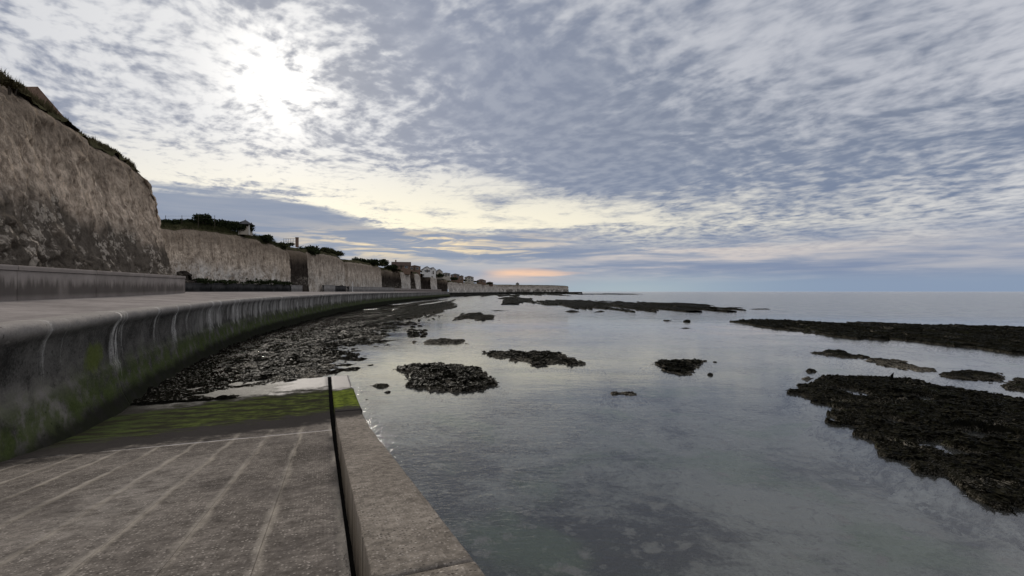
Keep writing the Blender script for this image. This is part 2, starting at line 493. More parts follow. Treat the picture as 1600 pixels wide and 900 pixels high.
def seawall_material():
    m, n = material('sea_wall_concrete'); U = uvn(n)
    u, v, _ = n.xyz(U)
    V3 = n.vec(u, v, 0)
    mot = n.noise(V3, 0.8, 6, 0.68, 0.3)
    fine = n.noise(V3, 14, 5, 0.75)
    drip = n.noise(n.vec(n.mul(u, 1.2), n.mul(v, 0.20), 1.0), 1.0, 4, 0.6, 0.4)
    drip2 = n.noise(n.vec(n.mul(u, 4.2), n.mul(v, 0.35), 5.0), 1.0, 4, 0.65, 0.3)
    col = n.mix(n.ss(n.add(n.mul(mot, 0.6), n.mul(fine, 0.4)), 0.34, 0.66), (0.026, 0.025, 0.023), (0.135, 0.127, 0.117))
    # paler bare concrete low down on the near bays
    pale = n.mul(n.mul(n.ss(u, 38.5, 36.5), n.ss(v, 1.9, 2.4)), n.ss(mot, 0.30, 0.55))
    col = n.mix(n.mul(pale, 0.75), col, (0.19, 0.175, 0.162))
    # weathered grey panels further along
    fa = n.ss(u, 48, 62)
    lenv = n.add(1.0, n.mul(drip, 2.4))
    ws = n.mul(n.ss(n.sub(lenv, v), -0.12, 0.18), n.ss(n.add(n.mul(drip, .6), n.mul(drip2, .4)), 0.40, 0.58))
    col = n.mix(n.mul(n.mul(ws, fa), 0.85), col, n.mix(drip2, (0.13, 0.125, 0.117), (0.40, 0.38, 0.355)))
    # top roll rubbed clean
    roll = n.ss(n.add(v, n.mul(n.sub(mot, 0.5), 0.5)), 1.10, 0.78)
    col = n.mix(n.mul(roll, 0.8), col, n.mix(fine, (0.16, 0.146, 0.134), (0.42, 0.388, 0.358)))
    # green algae
    tide = n.ss(n.add(v, n.mul(n.sub(mot, 0.5), 1.6)), 2.0, 2.9)
    alg = n.mul(tide, n.ss(n.noise(V3, 1.3, 5, 0.65), 0.34, 0.56))
    col = n.mix(n.mul(alg, 0.8), col, n.mix(fine, (0.022, 0.032, 0.009), (0.075, 0.098, 0.028)))
    blot = n.mul(n.gauss(u, 39.4, 1.0), n.gauss(v, 2.0, 0.55))
    col = n.mix(n.mul(n.ss(n.add(blot, n.mul(n.sub(n.noise(V3, 2.5, 5, 0.65), 0.5), 1.0)), 0.35, 0.8), 0.75), col, n.mix(fine, (0.05, 0.066, 0.014), (0.14, 0.165, 0.04)))
    # lime runs below each joint (bays are 8 m)
    k = n.div(n.add(n.sub(u, 1.2), n.mul(n.sub(n.noise(n.vec(0, v, n.mul(u, 0.3)), 0.9, 3), 0.5), 0.7)), 8.0)
    dj = n.mul(n.m('ABSOLUTE', n.sub(k, n.m('ROUND', k))), 8.0)
    half = n.add(n.ss(v, 0.5, 1.8, 0.16, 0.55), n.mul(n.sub(drip, 0.5), 0.6))
    run = n.mul(n.ss(dj, half, n.mul(half, 0.3)), n.ss(v, n.add(2.5, drip2), n.add(1.2, drip2)))
    drip3 = n.noise(n.vec(n.mul(u, 11.0), n.mul(v, 0.45), 8.0), 1.0, 4, 0.65, 0.2)
    extra = n.mul(n.ss(n.noise(n.vec(n.mul(u, 0.9), 0, 3), 1.0, 3, 0.6), 0.56, 0.64), n.ss(v, n.add(1.7, n.mul(drip2, 1.5)), n.add(0.8, drip2)))
    run = n.m('MAXIMUM', run, n.mul(extra, 0.7))
    run = n.mul(run, n.ss(n.noise(V3, 1.7, 5, 0.7), 0.34, 0.54, 0.15, 1.0))
    run = n.mul(run, n.ss(n.add(n.mul(drip3, 0.75), n.mul(fine, 0.25)), 0.40, 0.56))
    col = n.mix(n.mul(run, 0.85), col, n.mix(fine, (0.34, 0.32, 0.30), (0.72, 0.70, 0.66)))
    pit = n.mul(n.ss(n.vor(n.vm('ADD', V3, n.vm('MULTIPLY', n.noise(V3, 9, 2, 0.6, out=1), (.12, .12, 0))), 5.0), 0.20, 0.10), n.ss(mot, 0.40, 0.56))
    col = n.mix(n.mul(pit, 0.7), col, n.mix(1.0, col, (0.3, 0.3, 0.3), 'MULTIPLY'))
    # black weed at the foot
    foot = n.ss(n.add(v, n.mul(n.sub(mot, 0.5), 0.8)), 3.15, 3.6)
    col = n.mix(n.mul(foot, 0.9), col, (0.012, 0.012, 0.010))
    h = n.add(n.mul(fine, 0.5), n.mul(mot, 1.5))
    principled(n, col, n.fmix(tide, 0.85, 0.6), n.bump(h, 0.7, 0.03), spec=0.0)
    return m
M_WALL = seawall_material()

def promenade_material():
    m, n = material('promenade_concrete'); P = pos(n)
    a = n.noise(P, 0.25, 5, 0.6, 0.4); b = n.noise(P, 2.5, 5, 0.65); c = n.noise(P, 60, 3, 0.6)
    f = n.add(n.mul(a, 0.5), n.add(n.mul(b, 0.3), n.mul(c, 0.2)))
    col = n.mix(n.ss(f, 0.36, 0.64), (0.165, 0.148, 0.140), (0.290, 0.263, 0.248))
    principled(n, col, 0.8, n.bump(n.add(b, n.mul(c, 0.4)), 0.5, 0.02), spec=0.0)
    return m
M_PROM = promenade_material()

def retaining_material(name, lo, hi, stain=0.8):
    m, n = material(name); U = uvn(n); u, v, _ = n.xyz(U)   # v = height above the foot
    V3 = n.vec(u, v, 0)
    a = n.noise(V3, 0.6, 5, 0.6); c = n.noise(V3, 30, 4, 0.7)
    vert = n.noise(n.vec(n.mul(u, 3.0), n.mul(v, 0.5), 2), 1.0, 5, 0.65)
    col = n.mix(n.ss(n.add(n.mul(a, .55), n.mul(c, .45)), 0.34, 0.66), lo, hi)
    top = n.add(0.55, n.mul(n.sub(vert, 0.5), 1.5))
    st = n.mul(n.ss(v, n.add(top, 0.45), n.sub(top, 0.10)), n.ss(n.add(v, n.mul(c, .1)), 0.04, 0.30, 0.35, 1.0))
    st = n.mul(st, n.ss(n.noise(n.vec(n.mul(u, 0.35), 0, 7), 1.0, 3), 0.28, 0.5))
    col = n.mix(n.mul(st, stain), col, tuple(x * 0.42 for x in lo))
    principled(n, col, 0.85, n.bump(n.add(c, a), 0.5, 0.02), spec=0.0)
    return m
M_RET = retaining_material('retaining_concrete', (0.200, 0.175, 0.158), (0.305, 0.270, 0.246))
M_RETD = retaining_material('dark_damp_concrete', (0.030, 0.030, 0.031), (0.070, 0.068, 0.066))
M_RETL = retaining_material('pale_concrete', (0.16, 0.15, 0.14), (0.28, 0.265, 0.25), 0.5)

def cliff_material(name, tan=(0.43, 0.325, 0.235), chalk=(0.60, 0.55, 0.48), mottled=0.4, brown=0.75, whiten=0.3, zshift=0.0):
    m, n = material(name); P = pos(n); U = uvn(n); s, v, _ = n.xyz(U)   # v = 0 foot .. 1 rim
    X, Y, Z = n.xyz(P)
    Pf = n.vec(X, Y, n.mul(Z, 0.55))
    big = n.noise(P, 0.14, 4, 0.55, 0.5); mid = n.noise(Pf, 0.8, 5, 0.62, 0.4)
    fine = n.noise(Pf, 4.5, 5, 0.68, 0.3); grit = n.noise(P, 18, 4, 0.7)
    col = n.mix(n.ss(n.add(n.mul(mid, .3), n.add(n.mul(fine, .4), n.mul(grit, .3))), 0.40, 0.60), tuple(c * 0.50 for c in tan), tuple(min(1, c * 1.25) for c in tan))
    vv = n.add(v, n.mul(n.sub(big, 0.5), 0.55))
    rill = n.noise(n.vec(n.mul(s, 1.7), n.mul(Z, 0.22), 2), 1.0, 5, 0.65, 0.5)
    col = n.mix(1.0, col, n.mix(n.ss(rill, 0.32, 0.66), (0.55, 0.53, 0.52), (1.12, 1.12, 1.12)), 'MULTIPLY')  # cracks darkened in the colour, since flat light shades them little
    # clean chalk towards the foot
    wh = n.mul(n.ss(vv, 0.62, 0.20), n.ss(n.add(n.mul(mid, .5), n.mul(fine, .5)), 0.40, 0.60))
    col = n.mix(n.mul(wh, whiten), col, chalk)
    # flinty, blackened lower zone with broken white faces
    z1 = n.mul(n.ss(n.add(v, n.mul(n.sub(big, .5), .7)), 0.52, 0.36), n.ss(n.noise(P, 0.11, 3, 0.5), 0.40 - zshift, 0.56 - zshift))
    warpv = n.vm('ADD', P, n.vm('MULTIPLY', n.noise(P, 1.6, 3, 0.6, out=1), (0.7, 0.7, 0.7)))
    cell = n.vor(n.vm('MULTIPLY', warpv, (1, 1, 1.25)), 1.5); cell2 = n.vor(n.vm('MULTIPLY', warpv, (1, 1, 0.8)), 4.2)
    chunk = n.ss(n.add(n.add(n.mul(cell, .55), n.mul(cell2, .5)), n.mul(n.sub(n.add(n.mul(fine, .6), n.mul(grit, .4)), 0.5), 1.6)), 0.54, 0.42)
    gate = n.ss(n.noise(P, 0.55, 4, 0.6), 0.45, 0.56)
    mo = n.mix(n.mul(chunk, gate), (0.058, 0.051, 0.043), n.mix(fine, (0.20, 0.17, 0.135), (0.68, 0.61, 0.52)))
    col = n.mix(n.mul(z1, mottled), col, mo)
    # soil washed down from the rim
    tb = n.ss(n.add(v, n.mul(n.sub(n.noise(n.vec(n.mul(s, 0.8), n.mul(v, 1.2), 3), 1.0, 5, 0.65), 0.5), 0.45)), 0.58, 0.92)
    col = n.mix(n.mul(tb, brown), col, n.mix(fine, (0.10, 0.080, 0.060), (0.30, 0.235, 0.175)))
    col = n.mix(n.ss(fine, 0.40, 0.28), col, n.mix(1.0, col, (0.5, 0.48, 0.46), 'MULTIPLY'))  # hollows of the fine relief painted darker, as crevice shade
    h = n.add(n.mul(fine, 1.0), n.add(n.mul(grit, 0.35), n.mul(mid, 1.0)))
    principled(n, col, 0.92, n.bump(h, 0.9, 0.22), spec=0.0)
    return m
M_CL1 = cliff_material('weathered_chalk', tan=(0.66, 0.535, 0.415), mottled=0.85, brown=0.68, whiten=0.25, zshift=0.15)
M_CL2 = cliff_material('pale_chalk', tan=(0.56, 0.465, 0.365), chalk=(0.68, 0.65, 0.60), mottled=0.12, brown=0.75, whiten=0.85)
M_CL3 = cliff_material('buff_chalk', tan=(0.54, 0.46, 0.375), chalk=(0.66, 0.63, 0.57), mottled=0.25, brown=0.7, whiten=0.6)  # chalk of the narrow buttress and the long smooth cliff
M_CLD = cliff_material('recess_shade_chalk', tan=(0.050, 0.041, 0.034), chalk=(0.10, 0.088, 0.076), mottled=0.5, brown=0.8, whiten=0.2)  # shade of gully, notches and clefts put into the chalk's colour
M_CLH = cliff_material('headland_chalk', tan=(0.60, 0.54, 0.47), chalk=(0.74, 0.71, 0.66), mottled=0.85, brown=0.6, whiten=0.6, zshift=0.02)  # heavy mottling paints dark cave mouths into the chalk
M_CLW = cliff_material('far_white_chalk', tan=(0.62, 0.56, 0.49), chalk=(0.76, 0.73, 0.68), mottled=0.35, brown=0.35, whiten=0.7)

def reef_material(name, pale=0.5):
    m, n = material(name); P = pos(n); X, Y, Z = n.xyz(P)
    Pw = n.vm('ADD', P, n.vm('MULTIPLY', n.noise(P, 2.0, 3, 0.6, out=1), (0.5, 0.5, 0.2)))
    a = n.noise(P, 0.55, 4, 0.6, 0.3); b = n.noise(Pw, 5.0, 5, 0.7, 0.4); c = n.noise(P, 26, 4, 0.7)
    weed = n.mix(n.ss(b, 0.3, 0.7), (0.002, 0.002, 0.0015), (0.011, 0.0105, 0.007))
    rock = n.mix(n.ss(c, 0.3, 0.7), (0.05, 0.043, 0.034), (0.33, 0.295, 0.24))
    speck = n.ss(n.add(n.mul(b, .5), n.mul(c, .5)), 0.52, 0.60)
    bare = n.mul(speck, n.ss(a, 0.60 - 0.22 * pale, 0.72 - 0.22 * pale))
    low = n.mul(n.mul(n.ss(Z, -0.12, 0.0), n.ss(n.add(Z, n.mul(n.sub(b, .5), .35)), 0.15, 0.03)), n.ss(n.add(n.mul(b, .5), n.mul(c, .5)), 0.46, 0.56))
    bare = n.m('MAXIMUM', bare, n.mul(low, 0.12 + 0.8 * pale))
    col = n.mix(n.mul(bare, 0.85), weed, rock)
    under = n.ss(Z, -0.03, -0.16)
    col = n.mix(under, col, n.mix(n.ss(n.add(n.mul(b, .6), n.mul(a, .4)), 0.40, 0.58), (0.03, 0.032, 0.036), (0.50, 0.50, 0.46)))
    grn = n.mul(n.ss(n.noise(P, 1.3, 3), 0.56, 0.68), n.ss(b, 0.4, 0.6))
    col = n.mix(n.mul(grn, 0.25), col, (0.03, 0.035, 0.012))
    h = n.add(n.mul(b, 1.0), n.mul(c, 0.45))
    principled(n, col, n.fmix(bare, 0.32, 0.5), n.bump(h, 1.0, 0.07), spec=n.mul(n.ss(c, 0.56, 0.66), 0.06))
    return m
M_REEF = reef_material('weed_covered_rock', 0.2); M_REEFP = reef_material('bare_weedy_rock', 0.95)
def weed_material():
    m, n = material('wet_seaweed'); P = pos(n)
    f = n.noise(P, 6.0, 3, 0.6)
    principled(n, n.mix(n.ss(f, 0.35, 0.68), (0.002, 0.002, 0.0015), (0.020, 0.018, 0.010)), 0.55, None, spec=0.015)
    return m
M_WEED = weed_material()
M_REEFD = reef_material('black_weed', 0.15)

def seabed_material():
    m, n = material('chalk_and_weed_bed'); P = pos(n); X, Y, Z = n.xyz(P)
    a = n.noise(P, 0.30, 5, 0.6, 0.6); b = n.noise(P, 1.5, 5, 0.65, 0.5); c = n.noise(P, 9, 4, 0.7)
    f = n.add(n.mul(a, .5), n.add(n.mul(b, .32), n.mul(c, .18)))
    # thick weed beds beside the slipway
    bed = n.m('MAXIMUM', n.mul(n.gauss(X, 0.6, 2.6), n.gauss(Y, 8.3, 1.9)), n.mul(n.gauss(X, -1.6, 1.6), n.gauss(Y, 12.0, 2.6)))
    f = n.sub(f, n.sub(n.mul(bed, 0.17), 0.05))
    col = n.mix(n.ss(f, 0.42, 0.58), (0.026, 0.028, 0.032), (0.46, 0.46, 0.41))
    st2 = n.mul(n.ss(n.vor(n.vm('ADD', P, n.vm('MULTIPLY', n.noise(P, 5, 3, 0.6, out=1), (.25, .25, .25))), 4.6), 0.34, 0.20), n.ss(b, 0.44, 0.54))
    col = n.mix(n.mul(st2, 0.7), col, n.mix(c, (0.05, 0.05, 0.045), (0.50, 0.48, 0.43)))
    green = n.ss(n.noise(n.vm('ADD', P, (4.2, 1.3, 0)), 0.33, 4, 0.55, 0.3), 0.50, 0.66)
    col = n.mix(n.mul(green, 0.55), col, (0.20, 0.31, 0.15))
    st = n.mul(n.ss(n.vor(n.vm('ADD', P, n.vm('MULTIPLY', n.noise(P, 3, 3, 0.6, out=1), (.5, .5, .5))), 1.7), 0.40, 0.18), n.ss(b, 0.42, 0.54))
    col = n.mix(n.mul(st, 0.9), col, n.mix(c, (0.22, 0.20, 0.165), (0.55, 0.52, 0.46)))
    beach = n.ss(n.add(Z, n.mul(n.sub(b, .5), .12)), -0.14, -0.02)
    col = n.mix(beach, col, n.mix(n.ss(c, .3, .7), (0.002, 0.002, 0.0015), (0.015, 0.014, 0.011)))
    principled(n, col, n.fmix(beach, 0.9, 0.30), n.bump(n.add(b, n.mul(c, 1.5)), 1.0, 0.10), spec=n.mul(beach, n.mul(n.ss(c, 0.58, 0.68), 0.02)))
    return m
M_BED = seabed_material()

def water_material():
    m, n = material('sea_water'); P = pos(n); X, Y, Z = n.xyz(P)
    r1 = n.noise(n.vec(n.mul(X, 0.8), n.mul(Y, 1.5), 0), 2.6, 3, 0.5, 0.8)
    r2 = n.noise(n.vec(n.mul(X, 0.8), n.mul(Y, 1.6), 5), 9.0, 3, 0.55, 0.6)
    r3 = n.noise(n.vec(n.mul(X, 0.35), Y, 9), 0.55, 3, 0.5, 0.3)
    # breeze-ruffled patches against calm ones
    pat = n.ss(n.noise(n.vec(n.mul(X, 0.5), Y, 2), 0.10, 4, 0.6, 0.5), 0.40, 0.62)
    near = n.mul(n.ss(Y, 20.0, 12.5), n.m('MAXIMUM', n.gauss(X, -1.5, 4.5), n.mul(n.gauss(X, 3.0, 9.0), 0.45)))
    ruf = n.m('MAXIMUM', n.mul(pat, 0.40), near)
    open_sea = n.ss(n.add(Y, n.mul(X, 0.25)), 58, 110)
    h = n.add(n.mul(r1, n.fmix(ruf, 0.0035, 0.018)), n.mul(r2, n.fmix(ruf, 0.0009, 0.0085)))
    h = n.add(h, n.mul(n.mul(r3, open_sea), 0.55))
    h = n.add(h, n.mul(n.mul(r1, open_sea), 0.06))
    h = n.add(h, n.mul(r3, 0.010))
    nor = n.bump(h, 1.0, 1.0)
    gl = n.new('ShaderNodeBsdfGlossy'); n.put(gl.inputs['Color'], (1.0, 1.0, 1.0)); n.put(gl.inputs['Roughness'], n.fmix(open_sea, 0.02, 0.16))
    n.put(gl.inputs['Normal'], nor)
    tr = n.new('ShaderNodeBsdfTransparent'); n.put(tr.inputs[0], (0.97, 0.98, 0.96))
    df = n.new('ShaderNodeBsdfDiffuse'); n.put(df.inputs[0], (0.42, 0.43, 0.42))
    fr = n.new('ShaderNodeFresnel'); fr.inputs[0].default_value = 1.45; n.put(fr.inputs['Normal'], nor)
    body = n.new('ShaderNodeMixShader'); n.put(body.inputs[0], n.fmix(open_sea, 0.05, 0.15))
    n.t.links.new(tr.outputs[0], body.inputs[1]); n.t.links.new(df.outputs[0], body.inputs[2])
    mx = n.new('ShaderNodeMixShader'); n.put(mx.inputs[0], fr.outputs[0])
    n.t.links.new(body.outputs[0], mx.inputs[1]); n.t.links.new(gl.outputs[0], mx.inputs[2])
    o = n.new('ShaderNodeOutputMaterial'); n.t.links.new(mx.outputs[0], o.inputs[0])
    return m
M_WATER = water_material()

M_GAPSHADE = plain('gap_shade_black', (0.006, 0.006, 0.006), 0.95, 0.3, 6.0)  # plain black standing in for the shade inside the drain gap
M_GRASS = plain('dry_grass', (0.060, 0.055, 0.030), 0.95, 0.5, 0.8, 0.8)
M_TURF = plain('clifftop_turf', (0.055, 0.058, 0.028), 0.95, 0.5, 0.5, 0.8)
M_BLADE = plain('grass_blades', (0.085, 0.072, 0.040), 0.9, 0.4, 2.0, 0.2)
M_LEAF = plain('dark_leaves', (0.026, 0.033, 0.016), 0.75, 0.5, 1.2, 0.3)
M_LEAF2 = plain('olive_leaves', (0.048, 0.050, 0.024), 0.8, 0.5, 1.2, 0.3)
M_STEM = plain('woody_stems', (0.06, 0.05, 0.04), 0.9)
M_BRICK = plain('brown_brick', (0.17, 0.115, 0.085), 0.9, 0.3, 4.0)
M_RENDER = plain('white_render', (0.62, 0.60, 0.57), 0.85, 0.1, 1.0)
M_CREAM = plain('cream_render', (0.40, 0.36, 0.30), 0.85, 0.15, 1.0)
M_TILE = plain('brown_roof_tile', (0.090, 0.066, 0.055), 0.85, 0.3, 3.0)
M_SLATE = plain('grey_roof_slate', (0.095, 0.095, 0.098), 0.75, 0.3, 3.0)
M_GLASS = plain('dark_window_glass', (0.03, 0.035, 0.042), 0.12, 0.2, 1.0, 0.0)
M_TIMBER = plain('weathered_timber', (0.075, 0.062, 0.05), 0.85, 0.3, 4.0)
M_POST = plain('white_painted_metal', (0.62, 0.62, 0.60), 0.5, 0.1, 3.0)

# ------------------------------------------------------------------ coast geometry
# outer top edge of the sea wall: x, y, z of the promenade edge
EDGE = [(2.6, -21, 3.26), (-2.0, -10, 3.26), (-6.4, 0, 3.27), (-8.7, 5.5, 3.28), (-10.55, 10.1, 3.29), (-11.9, 13.2, 3.30), (-13.6, 17.0, 3.31),
        (-15.9, 22.6, 3.33), (-18.9, 30.3, 3.36), (-21.9, 39.5, 3.41), (-24.7, 50, 3.46), (-29.4, 74, 3.56), (-32.2, 90, 3.62),
        (-36.0, 118, 3.70), (-39.0, 150, 3.76), (-42.0, 220, 3.79), (-44.0, 300, 3.81), (-44.3, 350, 3.82)]
EDGE_P, EDGE_T = resample(EDGE, 0.5)
EDGE_P = smooth_path(EDGE_P, 12)
EDGE_N = right_normals(EDGE_P)
EDGE2D = [tuple(p) for p in EDGE_P[::6, :2]]
RET = lambda Y: -14.14 - 0.3557 * Y          # seaward face of the near retaining wall

# ------------------------------------------------------------------ seabed and sea
def axis(dense, far):
    a = [dense[0]]
    a = list(np.arange(dense[0], dense[1] + 1e-6, dense[2]))
    step = dense[2]; v = a[-1]
    while v < far:
        step *= 1.35; v += step; a.append(v)
    step = dense[2]; v = a[0]; pre = []
    while v > -far:
        step *= 1.35; v -= step; pre.append(v)
    return np.array(pre[::-1] + a)
gx, gy = axis((-34, 26, 0.22), 30000), axis((-4, 70, 0.22), 30000)
GX, GY = np.meshgrid(gx, gy, indexing='ij')
dist, side = seg_dist(np.clip(GX, -400, 400), np.clip(GY, -21, 350), EDGE2D)
sd = dist * side
lw = np.interp(GY, [0, 22, 44, 60, 137, 320], [6.0, 7.5, 11.0, 13.0, 18.0, 12.0])
t = sd / lw
bz = np.interp(t, [-0.2, 0, 0.55, 1.0, 1.5, 2.6, 5, 12], [0.10, 0.10, 0.03, -0.05, -0.24, -0.38, -0.50, -1.0])
bz = bz + (fbm(GX * 0.35, GY * 0.35, 3, 4) - 0.5) * 0.30 + (fbm(GX * 1.7, GY * 1.7, 9, 3) - 0.5) * 0.16
f1, f2, cid = worley(GX * 1.4, GY * 1.4, 4)
bz = bz + np.clip(0.42 - f1, 0, 1) * (cid > 0.55) * (0.35 * sstep(t, 1.3, 0.9) + 0.22 * sstep(t, 1.3, 1.8))
faro = np.hypot(GX, GY)
bz = np.where(faro > 160, -1.2 - np.minimum(faro * 0.002, 8), bz)
bz = np.where(sd < -1.2, -0.8, bz)
r_s, s_s = GX * -0.3577 + GY * 0.9338, GX * 0.9338 + GY * 0.3577
bz = np.where((r_s < 24.9) & (s_s > np.where(r_s < 20.5, -7.4, -2.6)) & (s_s < 1.4), np.minimum(bz, -0.35), bz)
# hollow where the slipway lies
o = mesh_np('seabed', np.stack([GX, GY, bz], -1).reshape(-1, 3), grid_faces(len(gx), len(gy)), M_BED, smooth=True)
tag(o, kind='structure')
wx = axis((-60, 60, 10), 30000); WX, WY = np.meshgrid(wx, wx, indexing='ij')
o = mesh_np('sea', np.stack([WX, WY, np.zeros_like(WX)], -1).reshape(-1, 3), grid_faces(len(wx), len(wx)), M_WATER)
tag(o, kind='structure')

# ------------------------------------------------------------------ sea wall (bays with recessed joints)
PROF = [(-0.62, 0.0), (-0.16, 0.0), (-0.04, -0.012), (0.045, -0.05), (0.085, -0.12), (0.09, -0.22), (0.055, -0.31), (0.0, -0.40),
        (-0.06, -0.54), (-0.10, -0.80), (-0.11, -1.2), (-0.08, -1.7), (0.0, -2.25), (0.12, -2.75), (0.30, -3.15), (0.55, -3.55), (0.7, -3.9)]
PROF = np.array(PROF)
PL = np.r_[0, np.cumsum(np.hypot(*(PROF[1:] - PROF[:-1]).T))]
def wall_strip(a0, a1, inset=0.0, step=0.5, noise=True):
    n = max(2, int(round((a1 - a0) / step)) + 1)
    tt = np.linspace(a0, a1, n)
    Px = np.stack([np.interp(tt, EDGE_T, EDGE_P[:, k]) for k in range(3)], 1)
    Nx = np.stack([np.interp(tt, EDGE_T, EDGE_N[:, k]) for k in range(2)], 1)
    pv = np.r_[np.linspace(0, PL[-1], 60)]
    po = np.interp(pv, PL, PROF[:, 0]) - inset; pz = np.interp(pv, PL, PROF[:, 1]) - inset
    TT, PV = np.meshgrid(tt, pv, indexing='ij')
    off = np.tile(po, (n, 1)); dz = np.tile(pz, (n, 1))
    if noise:
        off = off + (fbm(TT * 0.9, PV * 1.2, 31, 4) - 0.5) * 0.09 * (PV > 0.3) + (fbm(TT * 4, PV * 4, 37, 3) - 0.5) * 0.035 * (PV > 0.4)
        off = off + 0.045 * sstep(PV + 0.12 * fbm(TT * .5, PV * 0, 6, 3), 2.45, 2.52)
        dz = dz + (fbm(TT * 0.7, PV * 2, 5, 3) - 0.5) * 0.025
    V = np.stack([Px[:, None, 0] + Nx[:, None, 0] * off, Px[:, None, 1] + Nx[:, None, 1] * off, Px[:, None, 2] + dz], -1)
    return V, np.stack([TT, PV], -1), n, len(pv)
sw = empty('sea_wall', (0, 0, 0))
tag(sw, 'long curved grey concrete sea wall with rounded lip and green algae below the promenade', 'sea wall')
V, UV, n, k = wall_strip(0, EDGE_T[-1], 0.07, 1.5, False)
mesh_np('wall_core', V.reshape(-1, 3), grid_faces(n, k), M_WALL, sw, UV.reshape(-1, 2), True)
bay = 8.0; a = 1.2 - 8.0; i = 0
while a < EDGE_T[-1] - 1:
    a1 = min(a + bay, EDGE_T[-1]); a = max(a, 0.0)
    near_bay = a < 70
    V, UV, n, k = wall_strip(a + 0.008, a1 - 0.008, 0, 0.10 if near_bay else 0.5)
    # turn the ends in, so that each joint reads as a groove
    Vi0 = V[0].copy(); Vi1 = V[-1].copy()
    nn = np.array([np.interp(a, EDGE_T, EDGE_N[:, 0]), np.interp(a, EDGE_T, EDGE_N[:, 1]), 0.0])
    Vi0 = Vi0 - nn * 0.12 - [0, 0, 0.10]; Vi1 = Vi1 - nn * 0.12 - [0, 0, 0.10]
    VV = np.concatenate([Vi0[None], V, Vi1[None]]); UU = np.concatenate([UV[:1], UV, UV[-1:]])
    o = mesh_np('wall_bay', VV.reshape(-1, 3), grid_faces(n + 2, k), M_WALL, sw, UU.reshape(-1, 2), True)
    a = a1

# ------------------------------------------------------------------ promenade deck
inl = []
for p, nrm in zip(EDGE_P, EDGE_N):
    Y = p[1]
    if Y < 46: X0 = RET(Y) - 1.2
    else: X0 = np.interp(Y, [46, 50, 90, 100, 140, 150, 210, 350], [-62, -70, -66, -76, -76, -64, -64, -64])
    inl.append(X0)
st_i = np.arange(0, len(EDGE_P), 2)
rows = []
for i in st_i:
    p, nrm = EDGE_P[i], EDGE_N[i]
    q0 = np.array([p[0] - nrm[0] * 0.60, p[1] - nrm[1] * 0.60])
    # walk straight inland (-X) to the cliff foot
    z_in = np.interp(p[1], [-20, 10, 20.7, 46, 100, 350], [3.55, 3.58, 3.66, 3.93, 3.97, 3.97])
    X1 = min(inl[i], q0[0] - 0.5)
    tt = np.linspace(0, 1, 14)
    xs = q0[0] + (X1 - q0[0]) * tt
    wr = np.clip((q0[0] - xs) / 7.0, 0, 1)
    zs = (p[2] - 0.012) + (z_in - p[2]) * wr
    rows.append(np.stack([xs, np.full(14, q0[1]), zs], 1))
rows = np.array(rows)
o = mesh_np('promenade', rows.reshape(-1, 3), grid_faces(len(st_i), 14), M_PROM, smooth=True)
tag(o, kind='structure')

# ------------------------------------------------------------------ slipway
DH, TH = np.array([-0.3577, 0.9338]), np.array([0.9338, 0.3577])
ZR = np.array([(-12, 3.35), (-8, 3.30), (-6.0, 3.20), (0, 2.40), (12.4, 0.617), (13.4, 0.50), (14.4, 0.385), (15.5, 0.285), (17, 0.165), (19, 0.085), (21, 0.055), (23, 0.035), (24.6, 0.018)])
def slip_pt(r, s, dz=0.0):
    return np.stack([r * DH[0] + s * TH[0], r * DH[1] + s * TH[1], np.interp(r, ZR[:, 0], ZR[:, 1]) + dz], -1)
def slab(name, r0, r1, s0, s1, thick, mat, parent, dr=0.25, ns=4, edge=0.012, rough=0.006, seed=0, s1f=None, wear=(0.035, 0.035)):
    """a slab with worn edges; top grid plus skirt"""
    rs = np.r_[r0, np.linspace(r0 + edge, r1 - edge, max(3, int((r1 - r0) / dr))), r1]
    fs = np.r_[0.0, np.linspace(edge / (s1 - s0), 1 - edge / (s1 - s0), ns), 1.0]
    RR, FF = np.meshgrid(rs, fs, indexing='ij')
    SS = s0 + (s1 - s0) * FF
    jit = (fbm(RR * 3.0, SS * 0.3 + seed, 11 + seed, 4) - 0.5)
    e = (FF == 0) * -1.0 + (FF == 1) * 1.0
    SS = SS - (FF == 0) * -np.abs(jit) * wear[0] - (FF == 1) * np.abs(jit) * wear[1]
    if s1f is not None:
        SS = np.where(FF == 1, SS + s1f(RR), SS)
        SS = np.where((FF > 0.99) & (FF < 1), SS + s1f(RR), SS)
    dz = (fbm(RR * 1.3, SS * 1.3, 21, 3) - 0.5) * rough * 2
    rim = (np.abs(e) > 0) | (RR == r0) | (RR == r1)
    dz = dz - rim * edge * 0.8
    top = slip_pt(RR, SS, dz)
    nr, nf = RR.shape
    V = [top.reshape(-1, 3)]; F = [grid_faces(nr, nf)[:, ::-1]]; UVs = [np.stack([SS, RR], -1).reshape(-1, 2)]
    idx = np.arange(nr * nf).reshape(nr, nf)
    loop = np.r_[idx[:, 0], idx[-1, 1:], idx[::-1, -1][1:], idx[0, ::-1][1:-1]]
    low = V[0][loop].copy(); low[:, 2] -= thick
    b = nr * nf; L = len(loop); k = np.arange(L)
    F.append(np.stack([loop, b + k, b + (k + 1) % L, loop[(k + 1) % L]], 1)[:, ::-1])
    V.append(low); UVs.append(UVs[0][loop] + [0.03, 0.0])
    return mesh_np(name, np.concatenate(V), np.concatenate(F), mat, parent, np.concatenate(UVs), False)

